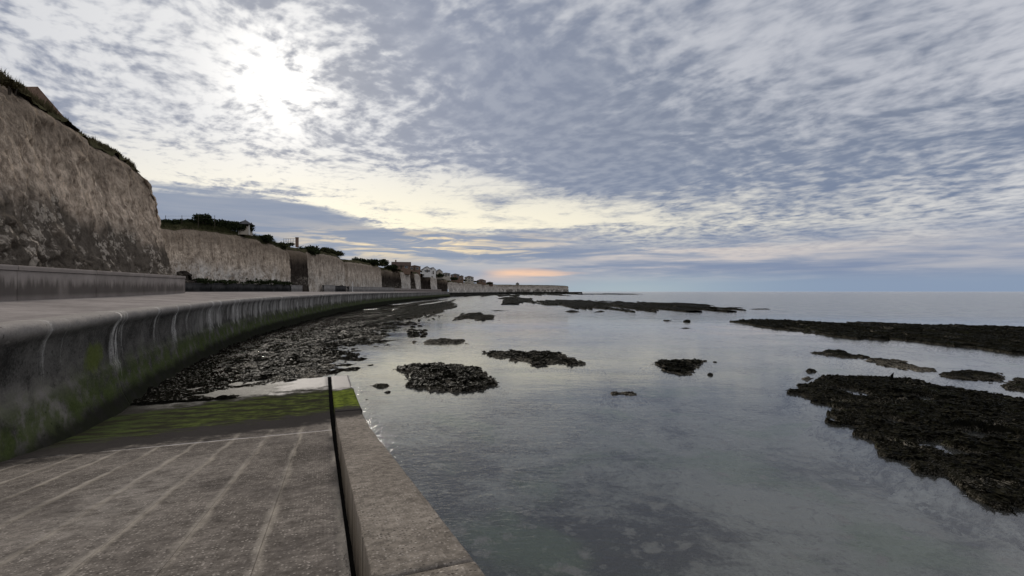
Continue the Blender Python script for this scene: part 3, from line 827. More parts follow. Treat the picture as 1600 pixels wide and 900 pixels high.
slip = empty('slipway', tuple(slip_pt(np.array(0.0), np.array(0.0))))
tag(slip, 'wide brown concrete slipway of sloping strips running down into the water beside the sea wall', 'slipway')
def under(o, root):
    o.parent = root; o.location = tuple(-c for c in root.location)
lines = [0.20] + [-0.53 - 0.72 * k for k in range(9)]
for i in range(9):
    s1, s0 = lines[i], lines[i + 1]
    g2 = 0.002
    for (r0, r1) in ((-11.5, 13.145),):
        # the lower flight keeps clear of the wall foot
        o = slab('concrete_strip', r0, r1, s0 + g2, s1 - (g2 if i else 0), 0.35, M_SLIP, slip, 0.3 if r0 < 0 else 0.25, 5, 0.002, 0.003, i, None, (0.004, 0.004 if i else 0.05))
        under(o, slip)
o = slab('toe_slab', 13.16, 24.5, lines[9] + 0.004, lines[0], 0.35, M_SLIP, slip, 0.15, 40, 0.012, 0.012, 77)
under(o, slip)
# bed under the strips, so that joints and drain have a floor
RRb, SSb = np.meshgrid(np.linspace(-11.5, 24.2, 60), np.array([-7.2, -3.3, 0.188]), indexing='ij')
o = mesh_np('bed_slab', slip_pt(RRb, SSb, -0.0035).reshape(-1, 3)[:, :], grid_faces(*RRb.shape)[:, ::-1], M_SLIP, slip, np.stack([SSb, RRb], -1).reshape(-1, 2))
Rg, Sg = np.meshgrid(np.linspace(-11.5, 24.6, 80), np.array([0.185, 0.36]), indexing='ij')
Vg = slip_pt(Rg, Sg, 0.0); Vg[..., 2] = np.maximum(Vg[..., 2] - np.interp(Rg, [8, 13, 16, 24], [0.7, 0.45, 0.22, 0.10]), 0.006)
o2 = mesh_np('drain_floor', Vg.reshape(-1, 3), grid_faces(*Rg.shape)[:, ::-1], M_GAPSHADE, slip); under(o2, slip)  # black strip, the gap's shade put into its colour
# push the bed down under the drain gap
me = o.data; cc = np.empty(len(me.vertices) * 3, dtype=np.float32); me.vertices.foreach_get('co', cc); cc = cc.reshape(-1, 3)
gp = SSb.reshape(-1) > 0.0; cc[gp, 2] -= np.interp(RRb.reshape(-1)[gp], [8, 13, 16, 24], [0.70, 0.30, 0.06, 0.03]); cc[np.isclose(SSb.reshape(-1), -3.3), 2] -= 0.0
me.vertices.foreach_set('co', cc.ravel()); under(o, slip)

kerb = empty('edge_kerb', tuple(slip_pt(np.array(0.0), np.array(0.7))))
tag(kerb, 'broad pinkish concrete edge beam along the water side of the slipway with a cross crack', 'edge beam')
kcut = [-11.5, -5.0, 3.74, 16.3, 20.9, 24.6]
for i in range(len(kcut) - 1):
    wide = (lambda rr: np.full_like(rr, 0.10) * 0 - np.clip((rr - 16.3) / 8, 0, 1) * 0.10)
    o = slab('kerb_block', kcut[i] + 0.012, kcut[i + 1] - 0.012, 0.335, 1.12 + (0.04 if i == 3 else 0.0), 1.1 if i < 3 else 0.8, M_KERB, kerb, 0.09, 10, 0.02, 0.010, 20 + i, wide)
    under(o, kerb)
    o.location.z += 0.02 if i != 3 else 0.045

# ------------------------------------------------------------------ near retaining wall
def retaining_wall(name, label, pts, h, mat, cope_mat, panel=7.6, cope=0.22, thick=0.6, group=None):
    """pts: (x, y, foot z) along the seaward face; sea on the right of travel"""
    root = empty(name, pts[0]); tag(root, label, 'wall', group)
    P, T = resample(pts, 0.4); N = right_normals(P)
    a = 0.0
    while a < T[-1] - 0.3:
        a1 = min(a + panel, T[-1])
        if T[-1] - a1 < panel * 0.3: a1 = T[-1]
        for part, z0, z1, out0, out1, mt in (('wall_panel', -0.25, h - cope, -thick, 0.0, mat), ('coping', h - cope + 0.002, h, -thick - 0.03, 0.055, cope_mat)):
            n = max(3, int((a1 - a) / 0.4) + 1)
            tt = np.linspace(a + 0.012, a1 - 0.012, n)
            Px = np.stack([np.interp(tt, T, P[:, k]) for k in range(3)], 1)
            Nx = np.stack([np.interp(tt, T, N[:, k]) for k in range(2)], 1)
            bv = 0.025
            ring = [(out0, z0), (out0, z1 - bv), (out0 + bv, z1), (out1 - bv, z1), (out1, z1 - bv), (out1, (z0 + z1) / 2), (out1, z0)]
            V, U = [], []
            for j in range(n):
                for (ou, zz) in ring:
                    V.append((Px[j, 0] + Nx[j, 0] * ou, Px[j, 1] + Nx[j, 1] * ou, Px[j, 2] + zz)); U.append((tt[j], zz))
            kk = len(ring); F = []
            for j in range(n - 1):
                for q in range(kk - 1):
                    F.append((j * kk + q, j * kk + q + 1, (j + 1) * kk + q + 1, (j + 1) * kk + q))
            # end caps
            for j, fl in ((0, False), (n - 1, True)):
                b = j * kk
                for q in ((0, 1, 5, 6), (1, 2, 3, 4), (1, 4, 5, 5)):
                    if len(set(q)) == 4:
                        F.append(tuple(b + w for w in (q[::-1] if fl else q)))
            V = np.array(V); V -= np.array(root.location)
            mesh_np(part, V, np.array(F), mt, root, np.array(U))
        a = a1
    return root
retaining_wall('retaining_wall', 'long pinkish grey concrete retaining wall with coping at the foot of the nearest cliff',
               [(RET(Y), Y, np.interp(Y, [-20, 10, 20.7, 46], [3.5, 3.56, 3.64, 3.93])) for Y in (-14, -4, 3.6, 10, 18.9, 26.2, 33.4, 40.0, 46.0)], 1.50, M_RET, M_RET)
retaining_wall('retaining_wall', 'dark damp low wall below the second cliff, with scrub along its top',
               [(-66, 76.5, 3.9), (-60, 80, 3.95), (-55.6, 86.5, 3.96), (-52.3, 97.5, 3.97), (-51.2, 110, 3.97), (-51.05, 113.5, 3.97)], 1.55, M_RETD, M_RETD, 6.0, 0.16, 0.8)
retaining_wall('retaining_wall', 'short pale concrete wall end beside the dark gully mouth',
               [(-51.03, 113.9, 3.97), (-51.0, 118, 3.97), (-51.6, 121.5, 3.97), (-54, 123, 3.97)], 1.5, M_RETL, M_RETL, 4.2, 0.16, 0.8)
retaining_wall('retaining_wall', 'short pale block of wall to the right of the dark gully',
               [(-54.0, 141.5, 3.97), (-53.0, 143.5, 3.97), (-52.9, 147.5, 3.97)], 1.9, M_RETL, M_RETL, 5.0, 0.18, 0.8)
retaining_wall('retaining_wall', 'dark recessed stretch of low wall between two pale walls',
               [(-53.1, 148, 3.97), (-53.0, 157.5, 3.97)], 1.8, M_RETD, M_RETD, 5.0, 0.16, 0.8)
retaining_wall('retaining_wall', 'long pale low wall in front of the distant smooth cliff behind the white post',
               [(-52.3, 158, 3.97), (-52.0, 166, 3.97), (-51.4, 185, 3.97), (-51.2, 214, 3.97)], 1.7, M_RETL, M_RETL, 8.0, 0.2, 0.8)
retaining_wall('retaining_wall', 'grey low wall along the far end of the promenade under the notched cliffs',
               [(-51.3, 215, 3.97), (-51.5, 250, 3.97), (-51.0, 300, 3.97), (-49.4, 345, 3.97)], 1.5, M_RET, M_RET, 9.0, 0.2, 0.8)

# ------------------------------------------------------------------ cliffs
def cliff(pts, mat, ds, nh, seed, lean=0.25, amp=1.0, chunk=0.0, rag=0.5, inland=30.0, fissure=0.5, label=None):
    """pts: (x, y, z foot, z rim), sea on the right of travel"""
    P, T = resample(pts, ds); P = np.c_[smooth_path(P[:, :2], 2), P[:, 2:]]
    P[:, 2] = np.minimum(P[:, 2], 3.4)
    N = right_normals(P)
    # soften normals so that corners do not fold
    for _ in range(6):
        N[1:-1] = (N[:-2] + N[1:-1] * 2 + N[2:]) / 4
    N /= np.linalg.norm(N, axis=1, keepdims=True)
    rim = P[:, 3] + (fbm(T * 0.35, T * 0 + seed, seed, 4) - 0.5) * 2 * rag
    hh = np.linspace(0, 1, nh)
    TT, HH = np.meshgrid(T, hh, indexing='ij')
    H = (rim - P[:, 2])[:, None]
    ZZ = P[:, 2][:, None] + HH * H
    back = -lean * (0.9 * HH + 0.10 * HH ** 3) * H
    # rounded rim
    back = back - sstep(HH, 0.88, 1.0) * 0.9
    d = (fbm(TT * 0.16, ZZ * 0.09, seed + 1, 4) - 0.5) * 3.2 * amp
    d += (1 - np.abs(2 * fbm(TT * 0.55, ZZ * 0.11 + 3, seed + 2, 4) - 1)) * 0.9 * fissure * amp
    d += (fbm(TT * 1.1, ZZ * 1.1, seed + 3, 4) - 0.5) * 0.75 * amp
    d += (fbm(TT * 2.6, ZZ * 2.2, seed + 6, 4) - 0.5) * 0.60 * amp
    if chunk:
        wx = TT * 1.5 + fbm(TT * 1.2, ZZ * 1.2, seed + 8, 3) * 1.6
        wz = ZZ * 1.3 + fbm(TT * 1.2, ZZ * 1.2, seed + 9, 3) * 1.6
        f1, f2, cid = worley(wx, wz, seed + 4)
        zone = sstep(fbm(TT * 0.12, ZZ * 0.25, seed + 7, 3) + (0.42 - HH) * 0.9, 0.48, 0.70)
        d += ((0.55 - f1) * 0.8 + (cid - 0.5) * 0.7) * zone * chunk
        f1, f2, cid = worley(wx * 2.7, wz * 2.7, seed + 5)
        d += ((0.5 - f1) * 0.28 + (cid - 0.5) * 0.22) * (0.15 + zone) * chunk
    d *= (0.35 + 0.65 * sstep(HH, 0.0, 0.08))
    d = d - 0.8 * amp
    X = P[:, 0][:, None] + N[:, 0][:, None] * (back + d)
    Y = P[:, 1][:, None] + N[:, 1][:, None] * (back + d)
    zj = ZZ + (fbm(TT * 1.3, ZZ * 1.1, seed + 12, 3) - 0.5) * 0.5 * amp * np.sin(HH * math.pi)
    V = np.stack([X, Y, zj], -1).reshape(-1, 3)
    o = mesh_np('cliff', V, grid_faces(len(T), nh), mat, None, np.stack([TT, HH], -1).reshape(-1, 2), False)
    tag(o, label, kind='structure')
    # grass top: starts just below the rim, runs inland
    cols = []
    hang = 0.25 + 1.0 * fbm(T * 0.9, T * 0 + 7, seed + 20, 4)
    jn = max(nh - 1 - max(1, int(0.06 * nh)), 0)
    offs = [0.0, 0.35, 1.2, 3.0, 8.0, inland]
    bx, by = X[:, -1], Y[:, -1]
    lipx = X[:, jn] + N[:, 0] * 0.12; lipy = Y[:, jn] + N[:, 1] * 0.12
    cols.append(np.stack([lipx, lipy, zj[:, -1] - hang * 0.8], -1))
    cols.append(np.stack([bx + N[:, 0] * 0.10, by + N[:, 1] * 0.10, zj[:, -1] + 0.05], -1))
    for q, of in enumerate(offs[1:]):
        nz = (fbm(T * 0.5 + of, T * 0 + of, seed + 30, 4) - 0.5) * 0.5
        cols.append(np.stack([bx - N[:, 0] * of, by - N[:, 1] * of, rim + 0.25 + min(of, 4) * 0.05 + nz * (0.8 if of < 5 else 0.3)], -1))
    G = np.stack(cols, 1)
    mesh_np('grass_top', G.reshape(-1, 3), grid_faces(len(T), G.shape[1]), M_GRASS, o, None, True)
    return o, np.stack([bx, by, zj[:, -1]], -1), N

c1 = [(-11.0, -14, 4.2, 15.6), (-16.5, 0, 4.2, 15.7), (-22.6, 18, 4.3, 16.0), (-25.0, 26.8, 4.4, 16.3), (-27.6, 34.4, 4.5, 16.5), (-29.9, 40.5, 4.6, 16.3), (-32.4, 47.6, 4.6, 16.4), (-33.0, 49.6, 4.6, 16.3),
      (-35.2, 51.6, 4.5, 15.2), (-42, 53.5, 4.3, 14.8), (-51, 55, 4.2, 14.8), (-62, 58, 4.1, 15.0), (-72, 68, 4.1, 15.2)]
o, RIM1, RN1 = cliff(c1, M_CL1, 0.13, 120, 3, lean=0.25, amp=0.62, chunk=0.38, rag=0.35, inland=26, label='nearest tall brown chalk cliff above the pinkish retaining wall')
c2 = [(-73, 69, 4.0, 15.3), (-66, 78, 4.0, 15.4), (-60.5, 83, 4.4, 15.6), (-56.8, 89, 4.8, 15.8), (-54.6, 97, 5.2, 15.9), (-53.4, 105, 5.2, 15.7), (-52.4, 112, 5.0, 15.0), (-52.2, 118.3, 4.4, 14.2), (-55, 121.5, 4.0, 14.0), (-62, 123.5, 4.0, 14.6), (-70, 124.5, 4.0, 15.0)]
o, RIM2, RN2 = cliff(c2, M_CL2, 0.25, 64, 23, lean=0.10, amp=0.55, chunk=0.25, rag=0.4, label='second cliff, pale and broad, behind the dark low wall')
cg = [(-70, 124.6, 3.9, 16.4), (-66, 129, 3.6, 16.4), (-63.5, 131.5, 3.6, 16.3), (-58.5, 132.8, 3.6, 15.9), (-56.2, 136.5, 3.6, 15.2)]
o, RIMG, _ = cliff(cg, M_CLD, 0.35, 40, 43, lean=0.03, amp=0.35, rag=0.3, label='gully face coloured dark as shade between two pale cliffs')
c3 = [(-63, 136.4, 3.6, 15.4), (-57.5, 136.2, 3.6, 15.4), (-55.2, 140, 4.2, 15.9), (-54.9, 150, 4.5, 15.8), (-54.3, 158, 4.5, 15.5), (-54.3, 162, 4.5, 15.0), (-58, 164, 4.2, 14.6)]
o, RIM3, RN3 = cliff(c3, M_CL3, 0.3, 48, 53, lean=0.10, amp=0.45, rag=0.3, fissure=1.0, label='narrow chalk buttress right of the dark gully')
c4 = [(-59, 163.5, 4.2, 14.4), (-54.4, 166, 4.5, 14.6), (-53.6, 185, 4.6, 14.9), (-53.2, 202, 4.5, 14.6), (-54.5, 207, 4.2, 14.0), (-60, 210, 4.0, 13.8)]
o, RIM4, RN4 = cliff(c4, M_CL3, 0.4, 44, 63, lean=0.08, amp=0.35, rag=0.25, fissure=0.6, label='long smooth chalk cliff behind the white post')
def zig(pts, mats, seed, rag=0.3):
    out = []
    for i, (seg, mt, lb) in enumerate(mats):
        a_, b_ = pts[seg[0]], pts[seg[-1]]
        out.append(cliff([(a_[0] - 4,) + a_[1:]] + [pts[j] for j in seg] + [(b_[0] - 4,) + b_[1:]], mt, 0.8, 26, seed + i * 5, lean=0.07, amp=0.5, rag=rag, inland=40, fissure=1.2, label=lb))
    return out
z0 = 3.9
p5 = [(-61, 209, z0, 14.0), (-57.5, 216, z0, 14.2), (-57, 238, z0, 14.3), (-60.5, 240, z0, 14.6), (-61, 250, z0, 14.7), (-56.3, 254, z0, 14.6), (-54.9, 270, z0, 14.7), (-59, 273, z0, 14.8),
      (-58.6, 280, z0, 14.8), (-54.6, 283, z0, 14.8), (-54.2, 296, z0, 15.0), (-58.5, 300, z0, 14.8), (-58, 322, z0, 14.6), (-52.6, 325, z0, 14.4), (-51.9, 344, z0, 14.0), (-56, 348, z0, 14.0),
      (-55, 372, z0, 13.6), (-50.4, 376, z0, 13.2), (-50, 386, z0, 12.8)]
segs = [((0, 1, 2), M_CLD, 'cliff face coloured dark as shade beyond the smooth cliff'), ((2, 3, 4, 5), M_CLD, 'recessed dark notch in the distant cliffs'),
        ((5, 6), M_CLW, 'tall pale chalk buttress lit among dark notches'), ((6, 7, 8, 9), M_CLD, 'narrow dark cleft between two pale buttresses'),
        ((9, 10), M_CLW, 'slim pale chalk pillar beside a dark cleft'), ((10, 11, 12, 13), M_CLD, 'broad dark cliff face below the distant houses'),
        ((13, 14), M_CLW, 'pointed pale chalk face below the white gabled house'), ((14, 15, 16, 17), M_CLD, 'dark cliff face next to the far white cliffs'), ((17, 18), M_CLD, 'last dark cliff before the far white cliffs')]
zig(p5, segs, 101)  # camera-side faces coloured dark, seaward ones pale, as the light falls
c6 = [(-50.5, 388, 2.5, 12.0), (-47.5, 440, 2.2, 12.2), (-45, 505, 2.0, 12.6), (-42.5, 522, 2.0, 12.8), (-46, 530, 2.0, 12.8), (-36.5, 590, 2.0, 13.0), (-29.5, 650, 2.0, 13.4), (-33, 660, 2, 13.4), (-22.5, 715, 2.0, 13.8), (-22, 760, 2.0, 14.2)]
cliff(c6, M_CLW, 1.2, 26, 151, lean=0.08, amp=0.9, rag=0.35, inland=60, fissure=1.6, label='far line of white chalk cliffs under the square houses')
c7 = [(-40, 775, 2.0, 14.6), (-10, 820, 2.0, 15.0), (12, 852, 2.0, 15.0), (20, 880, 2.0, 15.2), (34, 892, 2.0, 15.4), (60, 925, 2.0, 15.6), (88, 962, 2.0, 15.6), (112, 1000, 2.0, 15.0), (116, 1012, 2.0, 14.6), (112, 1040, 2.0, 14.6), (60, 1100, 2, 14.6)]
cliff(c7, M_CLH, 1.8, 26, 171, lean=0.10, amp=1.5, rag=0.5, inland=120, fissure=1.6, label='farthest chalk headland ending at the open sea')
# land behind the rims
land = [(-26, -30, 15.6), (-32, 10, 15.9), (-45, 40, 15.2), (-75, 60, 14.6), (-80, 100, 15.0), (-66, 150, 15.0), (-63, 260, 14.9), (-57, 380, 13.6), (-50, 520, 13.6), (-38, 680, 14.0), (-30, 800, 14.6), (30, 960, 15.0), (70, 1100, 14.6)]
Lp, _ = resample(land, 8.0)
rows = []
for of in (0, 40, 120, 400, 1500):
    rows.append(np.stack([Lp[:, 0] - of, Lp[:, 1] + of * 0.2, Lp[:, 2] + 0.15 - (0.02 if of == 0 else 0) - of * 0.001], -1))
Gd = np.stack(rows, 1)
o = mesh_np('clifftop_land', Gd.reshape(-1, 3), grid_faces(len(Lp), 5), M_TURF, smooth=True); tag(o, kind='structure')

# low dark sea wall under the far cliffs
def ribbon_wall(name, label, pts, h, w, mat):
    P, T = resample(pts, 4.0); N = right_normals(P); V = []
    for p, nr in zip(P, N):
        for of, zz in ((-w, h), (-0.2, h), (0.1, h - 0.3), (0.3, h * 0.4), (2.2, -0.6)):
            V.append((p[0] + nr[0] * of, p[1] + nr[1] * of, zz + 0.1 * vn(np.array(p[1] * .3), np.array(of), 3)))
    o = mesh_np(name, np.array(V), grid_faces(len(P), 5), mat, None, np.array([(t_, k) for t_ in T for k in range(5)]))
    return tag(o, label, 'sea wall')
ribbon_wall('sea_wall', 'low black sea wall along the foot of the far white cliffs and headland',
            [(-46, 352), (-44, 400), (-39.5, 480), (-36, 530), (-24, 640), (-14, 705), (8, 770), (40, 850), (78, 915), (120, 975), (140, 1000), (146, 1025), (135, 1060)], 3.0, 22, M_REEFD)

# ------------------------------------------------------------------ reefs
def inside_dist(X, Y, poly):
    poly = list(poly); ins = np.zeros(X.shape, bool); best = np.full(X.shape, 1e9)
    for (x0, y0), (x1, y1) in zip(poly, poly[1:] + poly[:1]):
        dx, dy = x1 - x0, y1 - y0
        t = np.clip(((X - x0) * dx + (Y - y0) * dy) / (dx * dx + dy * dy + 1e-12), 0, 1)
        best = np.minimum(best, np.hypot(X - x0 - t * dx, Y - y0 - t * dy))
        c = (y0 > Y) != (y1 > Y)
        xi = x0 + (Y - y0) * dx / (dy if abs(dy) > 1e-12 else 1e-12)
        ins ^= c & (X < xi)
    return np.where(ins, best, -best)

REEF_N = 0
def reef(label, pxs, h, mat, group=None, res=None, edge=None, lump=1.0, bias=0.0, pools=0.0, maxn=170000, slabby=0.0, weed=0, poolpts=()):
    global REEF_N
    REEF_N += 1; seed = 200 + REEF_N * 13
    W2 = [at(a, b) for a, b in pxs]
    xs, ys = [w[0] for w in W2], [w[1] for w in W2]
    cx, cy = (min(xs) + max(xs)) / 2, (min(ys) + max(ys)) / 2
    Ym = min(ys); size = min(max(xs) - min(xs), max(ys) - min(ys))
    res = res or max(0.035, 0.0026 * Ym)
    pad = 0.08 * size + (1.6 if Ym < 40 else 0.2)
    x0, x1, y0, y1 = min(xs) - pad, max(xs) + pad, min(ys) - pad, max(ys) + pad
    nx = int((x1 - x0) / res) + 2; ny = int((y1 - y0) / (res * 1.6)) + 2
    while nx * ny > maxn:
        res *= 1.15; nx = int((x1 - x0) / res) + 2; ny = int((y1 - y0) / (res * 1.6)) + 2
    X, Y = np.meshgrid(np.linspace(x0, x1, nx), np.linspace(y0, y1, ny), indexing='ij')
    sc = max(0.25, 0.013 * Ym)             # feature size grows with distance
    Yc = 0.5 * (min(ys) + max(ys)); sy = max(sc * 1.2, 2.2 * Yc * Yc / 3080.0)   # far reefs are long in depth
    wa = min(0.22 * size, 1.1 * sc)
    wxn = X + (fbm(X / sc * .55, Y / sy * .6, seed, 4) - .5) * 4 * wa
    wyn = Y + (fbm(X / sc * .40, Y / sy * .40, seed + 3, 5, 0.6) - .5) * max(3 * wa, min(5 * sy, 0.9 * (max(ys) - min(ys))))
    sd = inside_dist(wxn, wyn, W2)
    edge = edge or max(0.10, min(0.22 * size, 0.55 * sc))
    up = sstep(sd, -edge * 0.6, edge)
    rel = fbm(X / sc * 0.5, Y / sy * 0.5, seed + 7, 4)
    f1, f2, cid = worley(X / sc * 1.5 + fbm(X / sc, Y / sy, seed, 2), Y / sy * 1.4, seed + 8)
    lumps = np.clip(0.62 - f1, 0, 1) * (0.25 + cid)
    f1b, _, cidb = worley(X / sc * 4.2, Y / sy * 4.0, seed + 9)
    small = np.clip(0.6 - f1b, 0, 1) * (0.2 + cidb)
    fine = fbm(X / sc * 5, Y / sy * 5, seed + 15, 3) - 0.5
    big = sstep(sd, 0, max(size * 0.35, edge * 1.5))
    Z = h * up * (0.14 + bias + 0.75 * big * (rel - 0.18) + 0.20 * lump * lumps + 0.05 * lump * small + 0.10 * fine)
    if slabby:
        st = h * 0.22
        q = np.floor(Z / st) * st + st * sstep(Z / st - np.floor(Z / st), 0.55, 0.95)
        Z = Z * (1 - slabby) + q * slabby
    if pools:
        Z -= pools * h * sstep(fbm(X / sc * 0.30 + 9, Y / sy * 0.30, seed + 21, 3), *((0.62, 0.72) if Ym < 30 else (0.53, 0.63))) * sstep(sd, edge * .6, edge * 2)
    for (ppx, ppy, rx, ry) in poolpts:
        qx, qy = at(ppx, ppy)
        rr = np.hypot((X - qx) / rx, (Y - qy) / ry) + (fbm(X * 2.2, Y * 2.2, seed + 41, 3) - 0.5) * 1.2
        Z = np.where(sd > 0, Z * (1 - 0.999 * sstep(rr, 1.0, 0.55)) - 0.06 * sstep(rr, 1.0, 0.55), Z)
    below = np.clip(-sd, 0, None)
    tal = 0.45 if Ym < 40 else 1.2
    Z = Z - 0.02 - 0.07 * sstep(below, 0, edge) - tal * below + (fbm(X / sc * 1.6, Y / sc * 1.6, seed + 31, 4) - 0.5) * 0.5 * np.clip(below, 0, 0.5)
    keep = sd > -(1.5 if Ym < 40 else edge)
    F = grid_faces(nx, ny)[:, ::1]
    kf = keep.reshape(-1)[F].any(1)
    F = F[kf]
    used = np.unique(F); remap = np.full(nx * ny, -1); remap[used] = np.arange(len(used))
    V = np.stack([X - cx, Y - cy, Z], -1).reshape(-1, 3)[used]
    o = mesh_np('reef_rock', V, remap[F], mat, None, None, True)
    o.location = (cx, cy, 0)
    if weed:
        r_ = np.random.default_rng(seed)
        ok = np.argwhere((Z > 0.05) & (sd > 0))
        zz = Z[ok[:, 0], ok[:, 1]]; pr_ = 0.25 + np.clip(zz / h, 0, 1) + 0; pr_ = pr_ * (0.03 + sstep(fbm(X / sc * .45, Y / sc * .45, seed + 51, 4)[ok[:, 0], ok[:, 1]], 0.46, 0.56)); pr_ /= pr_.sum()
        pick = ok[r_.choice(len(ok), weed, p=pr_)]
        C_ = np.stack([X[pick[:, 0], pick[:, 1]] - cx, Y[pick[:, 0], pick[:, 1]] - cy, Z[pick[:, 0], pick[:, 1]] + 0.012], 1)
        C_[:, :2] += r_.uniform(-res, res, (weed, 2))
        th = r_.uniform(0, 2 * math.pi, weed); ln = r_.uniform(0.035, 0.11, weed) * max(1, Ym / 16); wd = ln * r_.uniform(.25, .5, weed)
        dx_ = np.stack([np.cos(th) * ln, np.sin(th) * ln, r_.uniform(-.35, .30, weed) * ln], 1)
        dy_ = np.stack([-np.sin(th) * wd, np.cos(th) * wd, r_.uniform(-.5, .5, weed) * wd], 1)
        V_ = np.stack([C_ - dx_, C_ + dy_, C_ + dx_, C_ - dy_], 1).reshape(-1, 3)
        w_ = mesh_np('seaweed', V_, np.arange(4 * weed).reshape(-1, 4), M_WEED, o); w_['kind'] = 'stuff'
    return tag(o, label, 'reef', group)

G_R = 'weed covered reef rocks in the shallow water'
reef('humped weed covered rock nearest the tip of the slipway, dark on top with pale fringe', [(617, 577), (640, 571), (680, 570), (722, 572), (750, 579), (768, 589), (783, 596), (772, 605), (732, 609), (705, 612), (660, 608), (632, 601), (645, 590), (630, 583)], 0.62, M_REEFP, G_R, bias=0.0, slabby=0.5, weed=7000)
reef('long tapering pale rock lying across the middle of the calm water', [(752, 552), (800, 549), (862, 551), (890, 557), (924, 570), (902, 573), (850, 571), (820, 566), (790, 559), (765, 556)], 0.5, M_REEFP, G_R, slabby=0.4, weed=5000)
reef('compact heart shaped pale rock alone in the middle right of the water', [(1018, 567), (1040, 561), (1070, 563), (1100, 565), (1086, 572), (1080, 582), (1062, 585), (1042, 579), (1025, 573)], 0.42, M_REEFP, G_R, slabby=0.4, weed=3500)
reef('thin flat rock in line between the shore rubble and the long tapering rock', [(655, 534), (672, 530), (700, 529), (733, 532), (722, 537), (690, 538), (665, 538)], 0.40, M_REEFP, G_R)
reef('small dark flat rock near the end of the sea wall reflections', [(716, 492), (735, 489), (755, 490), (776, 495), (770, 499), (740, 501), (720, 499)], 0.42, M_REEF, G_R)
reef('tiny flat sliver of rock just off the slipway tip', [(579, 602), (592, 600), (612, 602), (606, 605), (590, 605)], 0.3, M_REEF, G_R)
reef('small broken line of rock breaking the surface in the foreground water', [(944, 615), (958, 612), (966, 614), (978, 612), (992, 615), (985, 618), (965, 616), (952, 618)], 0.32, M_REEFP, G_R)
reef('largest black reef spreading off the right edge with rock pools in it',
     [(1243, 613), (1262, 601), (1285, 589), (1330, 589), (1400, 593), (1440, 595), (1475, 605), (1540, 616), (1610, 629), (1720, 645), (1850, 700), (1850, 860), (1700, 840), (1600, 803), (1560, 795), (1520, 780), (1480, 756), (1440, 737), (1400, 716), (1362, 701), (1338, 682), (1345, 673), (1297, 656), (1302, 646), (1312, 636), (1268, 630)],
     0.42, M_REEF, G_R, bias=0.12, res=0.042, maxn=260000, lump=1.3, slabby=0.55, weed=18000,
     poolpts=((1442, 626, 0.9, 1.3), (1330, 613, 0.7, 1.2), (1480, 704, 0.7, 0.8), (1400, 662, 0.4, 0.6), (1540, 685, 0.8, 0.8)))
reef('long dark reef across the right side of the water below the horizon',
     [(1145, 503), (1180, 501), (1250, 503), (1300, 506), (1360, 508), (1450, 509), (1530, 511), (1620, 513), (1900, 521), (1900, 575), (1700, 562), (1600, 555), (1540, 545), (1480, 540), (1420, 533), (1330, 528), (1280, 522), (1200, 512)], 0.78, M_REEF, G_R, pools=0.4, bias=0.15, slabby=0.5, weed=14000)
reef('thin strip of rock just beyond the long right hand reef', [(1335, 504), (1360, 503), (1405, 505), (1390, 507), (1350, 506)], 0.5, M_REEF, G_R)
reef('dark narrow rock, left one of the row above the large reef', [(1277, 552), (1300, 549), (1330, 553), (1356, 559), (1340, 561), (1310, 558), (1290, 556)], 0.45, M_REEF, G_R)
reef('middle rock of the row above the large reef, pale at its left end', [(1345, 562), (1380, 562), (1408, 563), (1430, 572), (1460, 576), (1450, 579), (1415, 578), (1390, 574), (1370, 567)], 0.36, M_REEFP, G_R)
reef('flat oblong rock, right one of the row above the large reef', [(1462, 585), (1490, 581), (1530, 581), (1571, 584), (1565, 592), (1530, 595), (1490, 592)], 0.36, M_REEF, G_R)
reef('dark rock cut by the right edge above the large reef', [(1556, 604), (1580, 598), (1600, 591), (1660, 594), (1660, 618), (1600, 613), (1580, 608)], 0.45, M_REEF, G_R)
reef('small flat rock, upper of two by the tip of the large reef', [(1253, 579), (1265, 577), (1276, 580), (1266, 583)], 0.32, M_REEF, G_R)
reef('small flat rock, lower of two by the tip of the large reef', [(1250, 592), (1262, 589), (1274, 592), (1262, 595)], 0.32, M_REEFP, G_R)
reef('broad black reef far out below the headland, the widest in mid distance',
     [(832, 471), (860, 469), (920, 470), (980, 472), (1040, 473.5), (1095, 476), (1146, 483), (1120, 486), (1060, 485), (1040, 487), (980, 485), (920, 482), (880, 481), (850, 478)], 0.85, M_REEFD, G_R, pools=0.5, bias=0.2)
reef('dark far reef between the sea wall end and the broad black reef', [(772, 467), (790, 464), (815, 464.5), (838, 467), (830, 473), (800, 476), (778, 473)], 0.8, M_REEFD, G_R, bias=0.2)
reef('faint black line of rock far out under the horizon right of the headland', [(905, 459.2), (950, 458.8), (1000, 459.2), (1000, 459.9), (950, 460.2), (905, 460.4)], 1.0, M_REEFD, G_R, bias=0.2)
reef('flat black foreshore below the farthest headland', [(700, 463.5), (740, 461.2), (800, 460.0), (880, 459.0), (905, 458.6), (905, 459.8), (870, 460.8), (820, 461.8), (780, 463.2), (745, 462.5)], 1.2, M_REEFD, G_R, bias=0.3)
reef('small rock in the gap left of the dark spur by the far reef', [(878, 487), (890, 485), (904, 487), (892, 489)], 0.4, M_REEFD, G_R)
reef('low skerry under the left part of the broad black reef', [(926, 487), (940, 485.5), (946, 487.5), (934, 489)], 0.4, M_REEFD, G_R)
reef('low skerry under the middle of the broad black reef', [(974, 487), (984, 485.8), (992, 487), (982, 488.4)], 0.4, M_REEFD, G_R)
reef('flat skerry right of the broad black reef', [(1118, 481), (1138, 479.5), (1150, 481), (1134, 483)], 0.5, M_REEFD, G_R)
reef('tiny low skerry far right of the broad black reef', [(1172, 483), (1188, 481.8), (1197, 483), (1184, 484)], 0.4, M_REEFD, G_R)
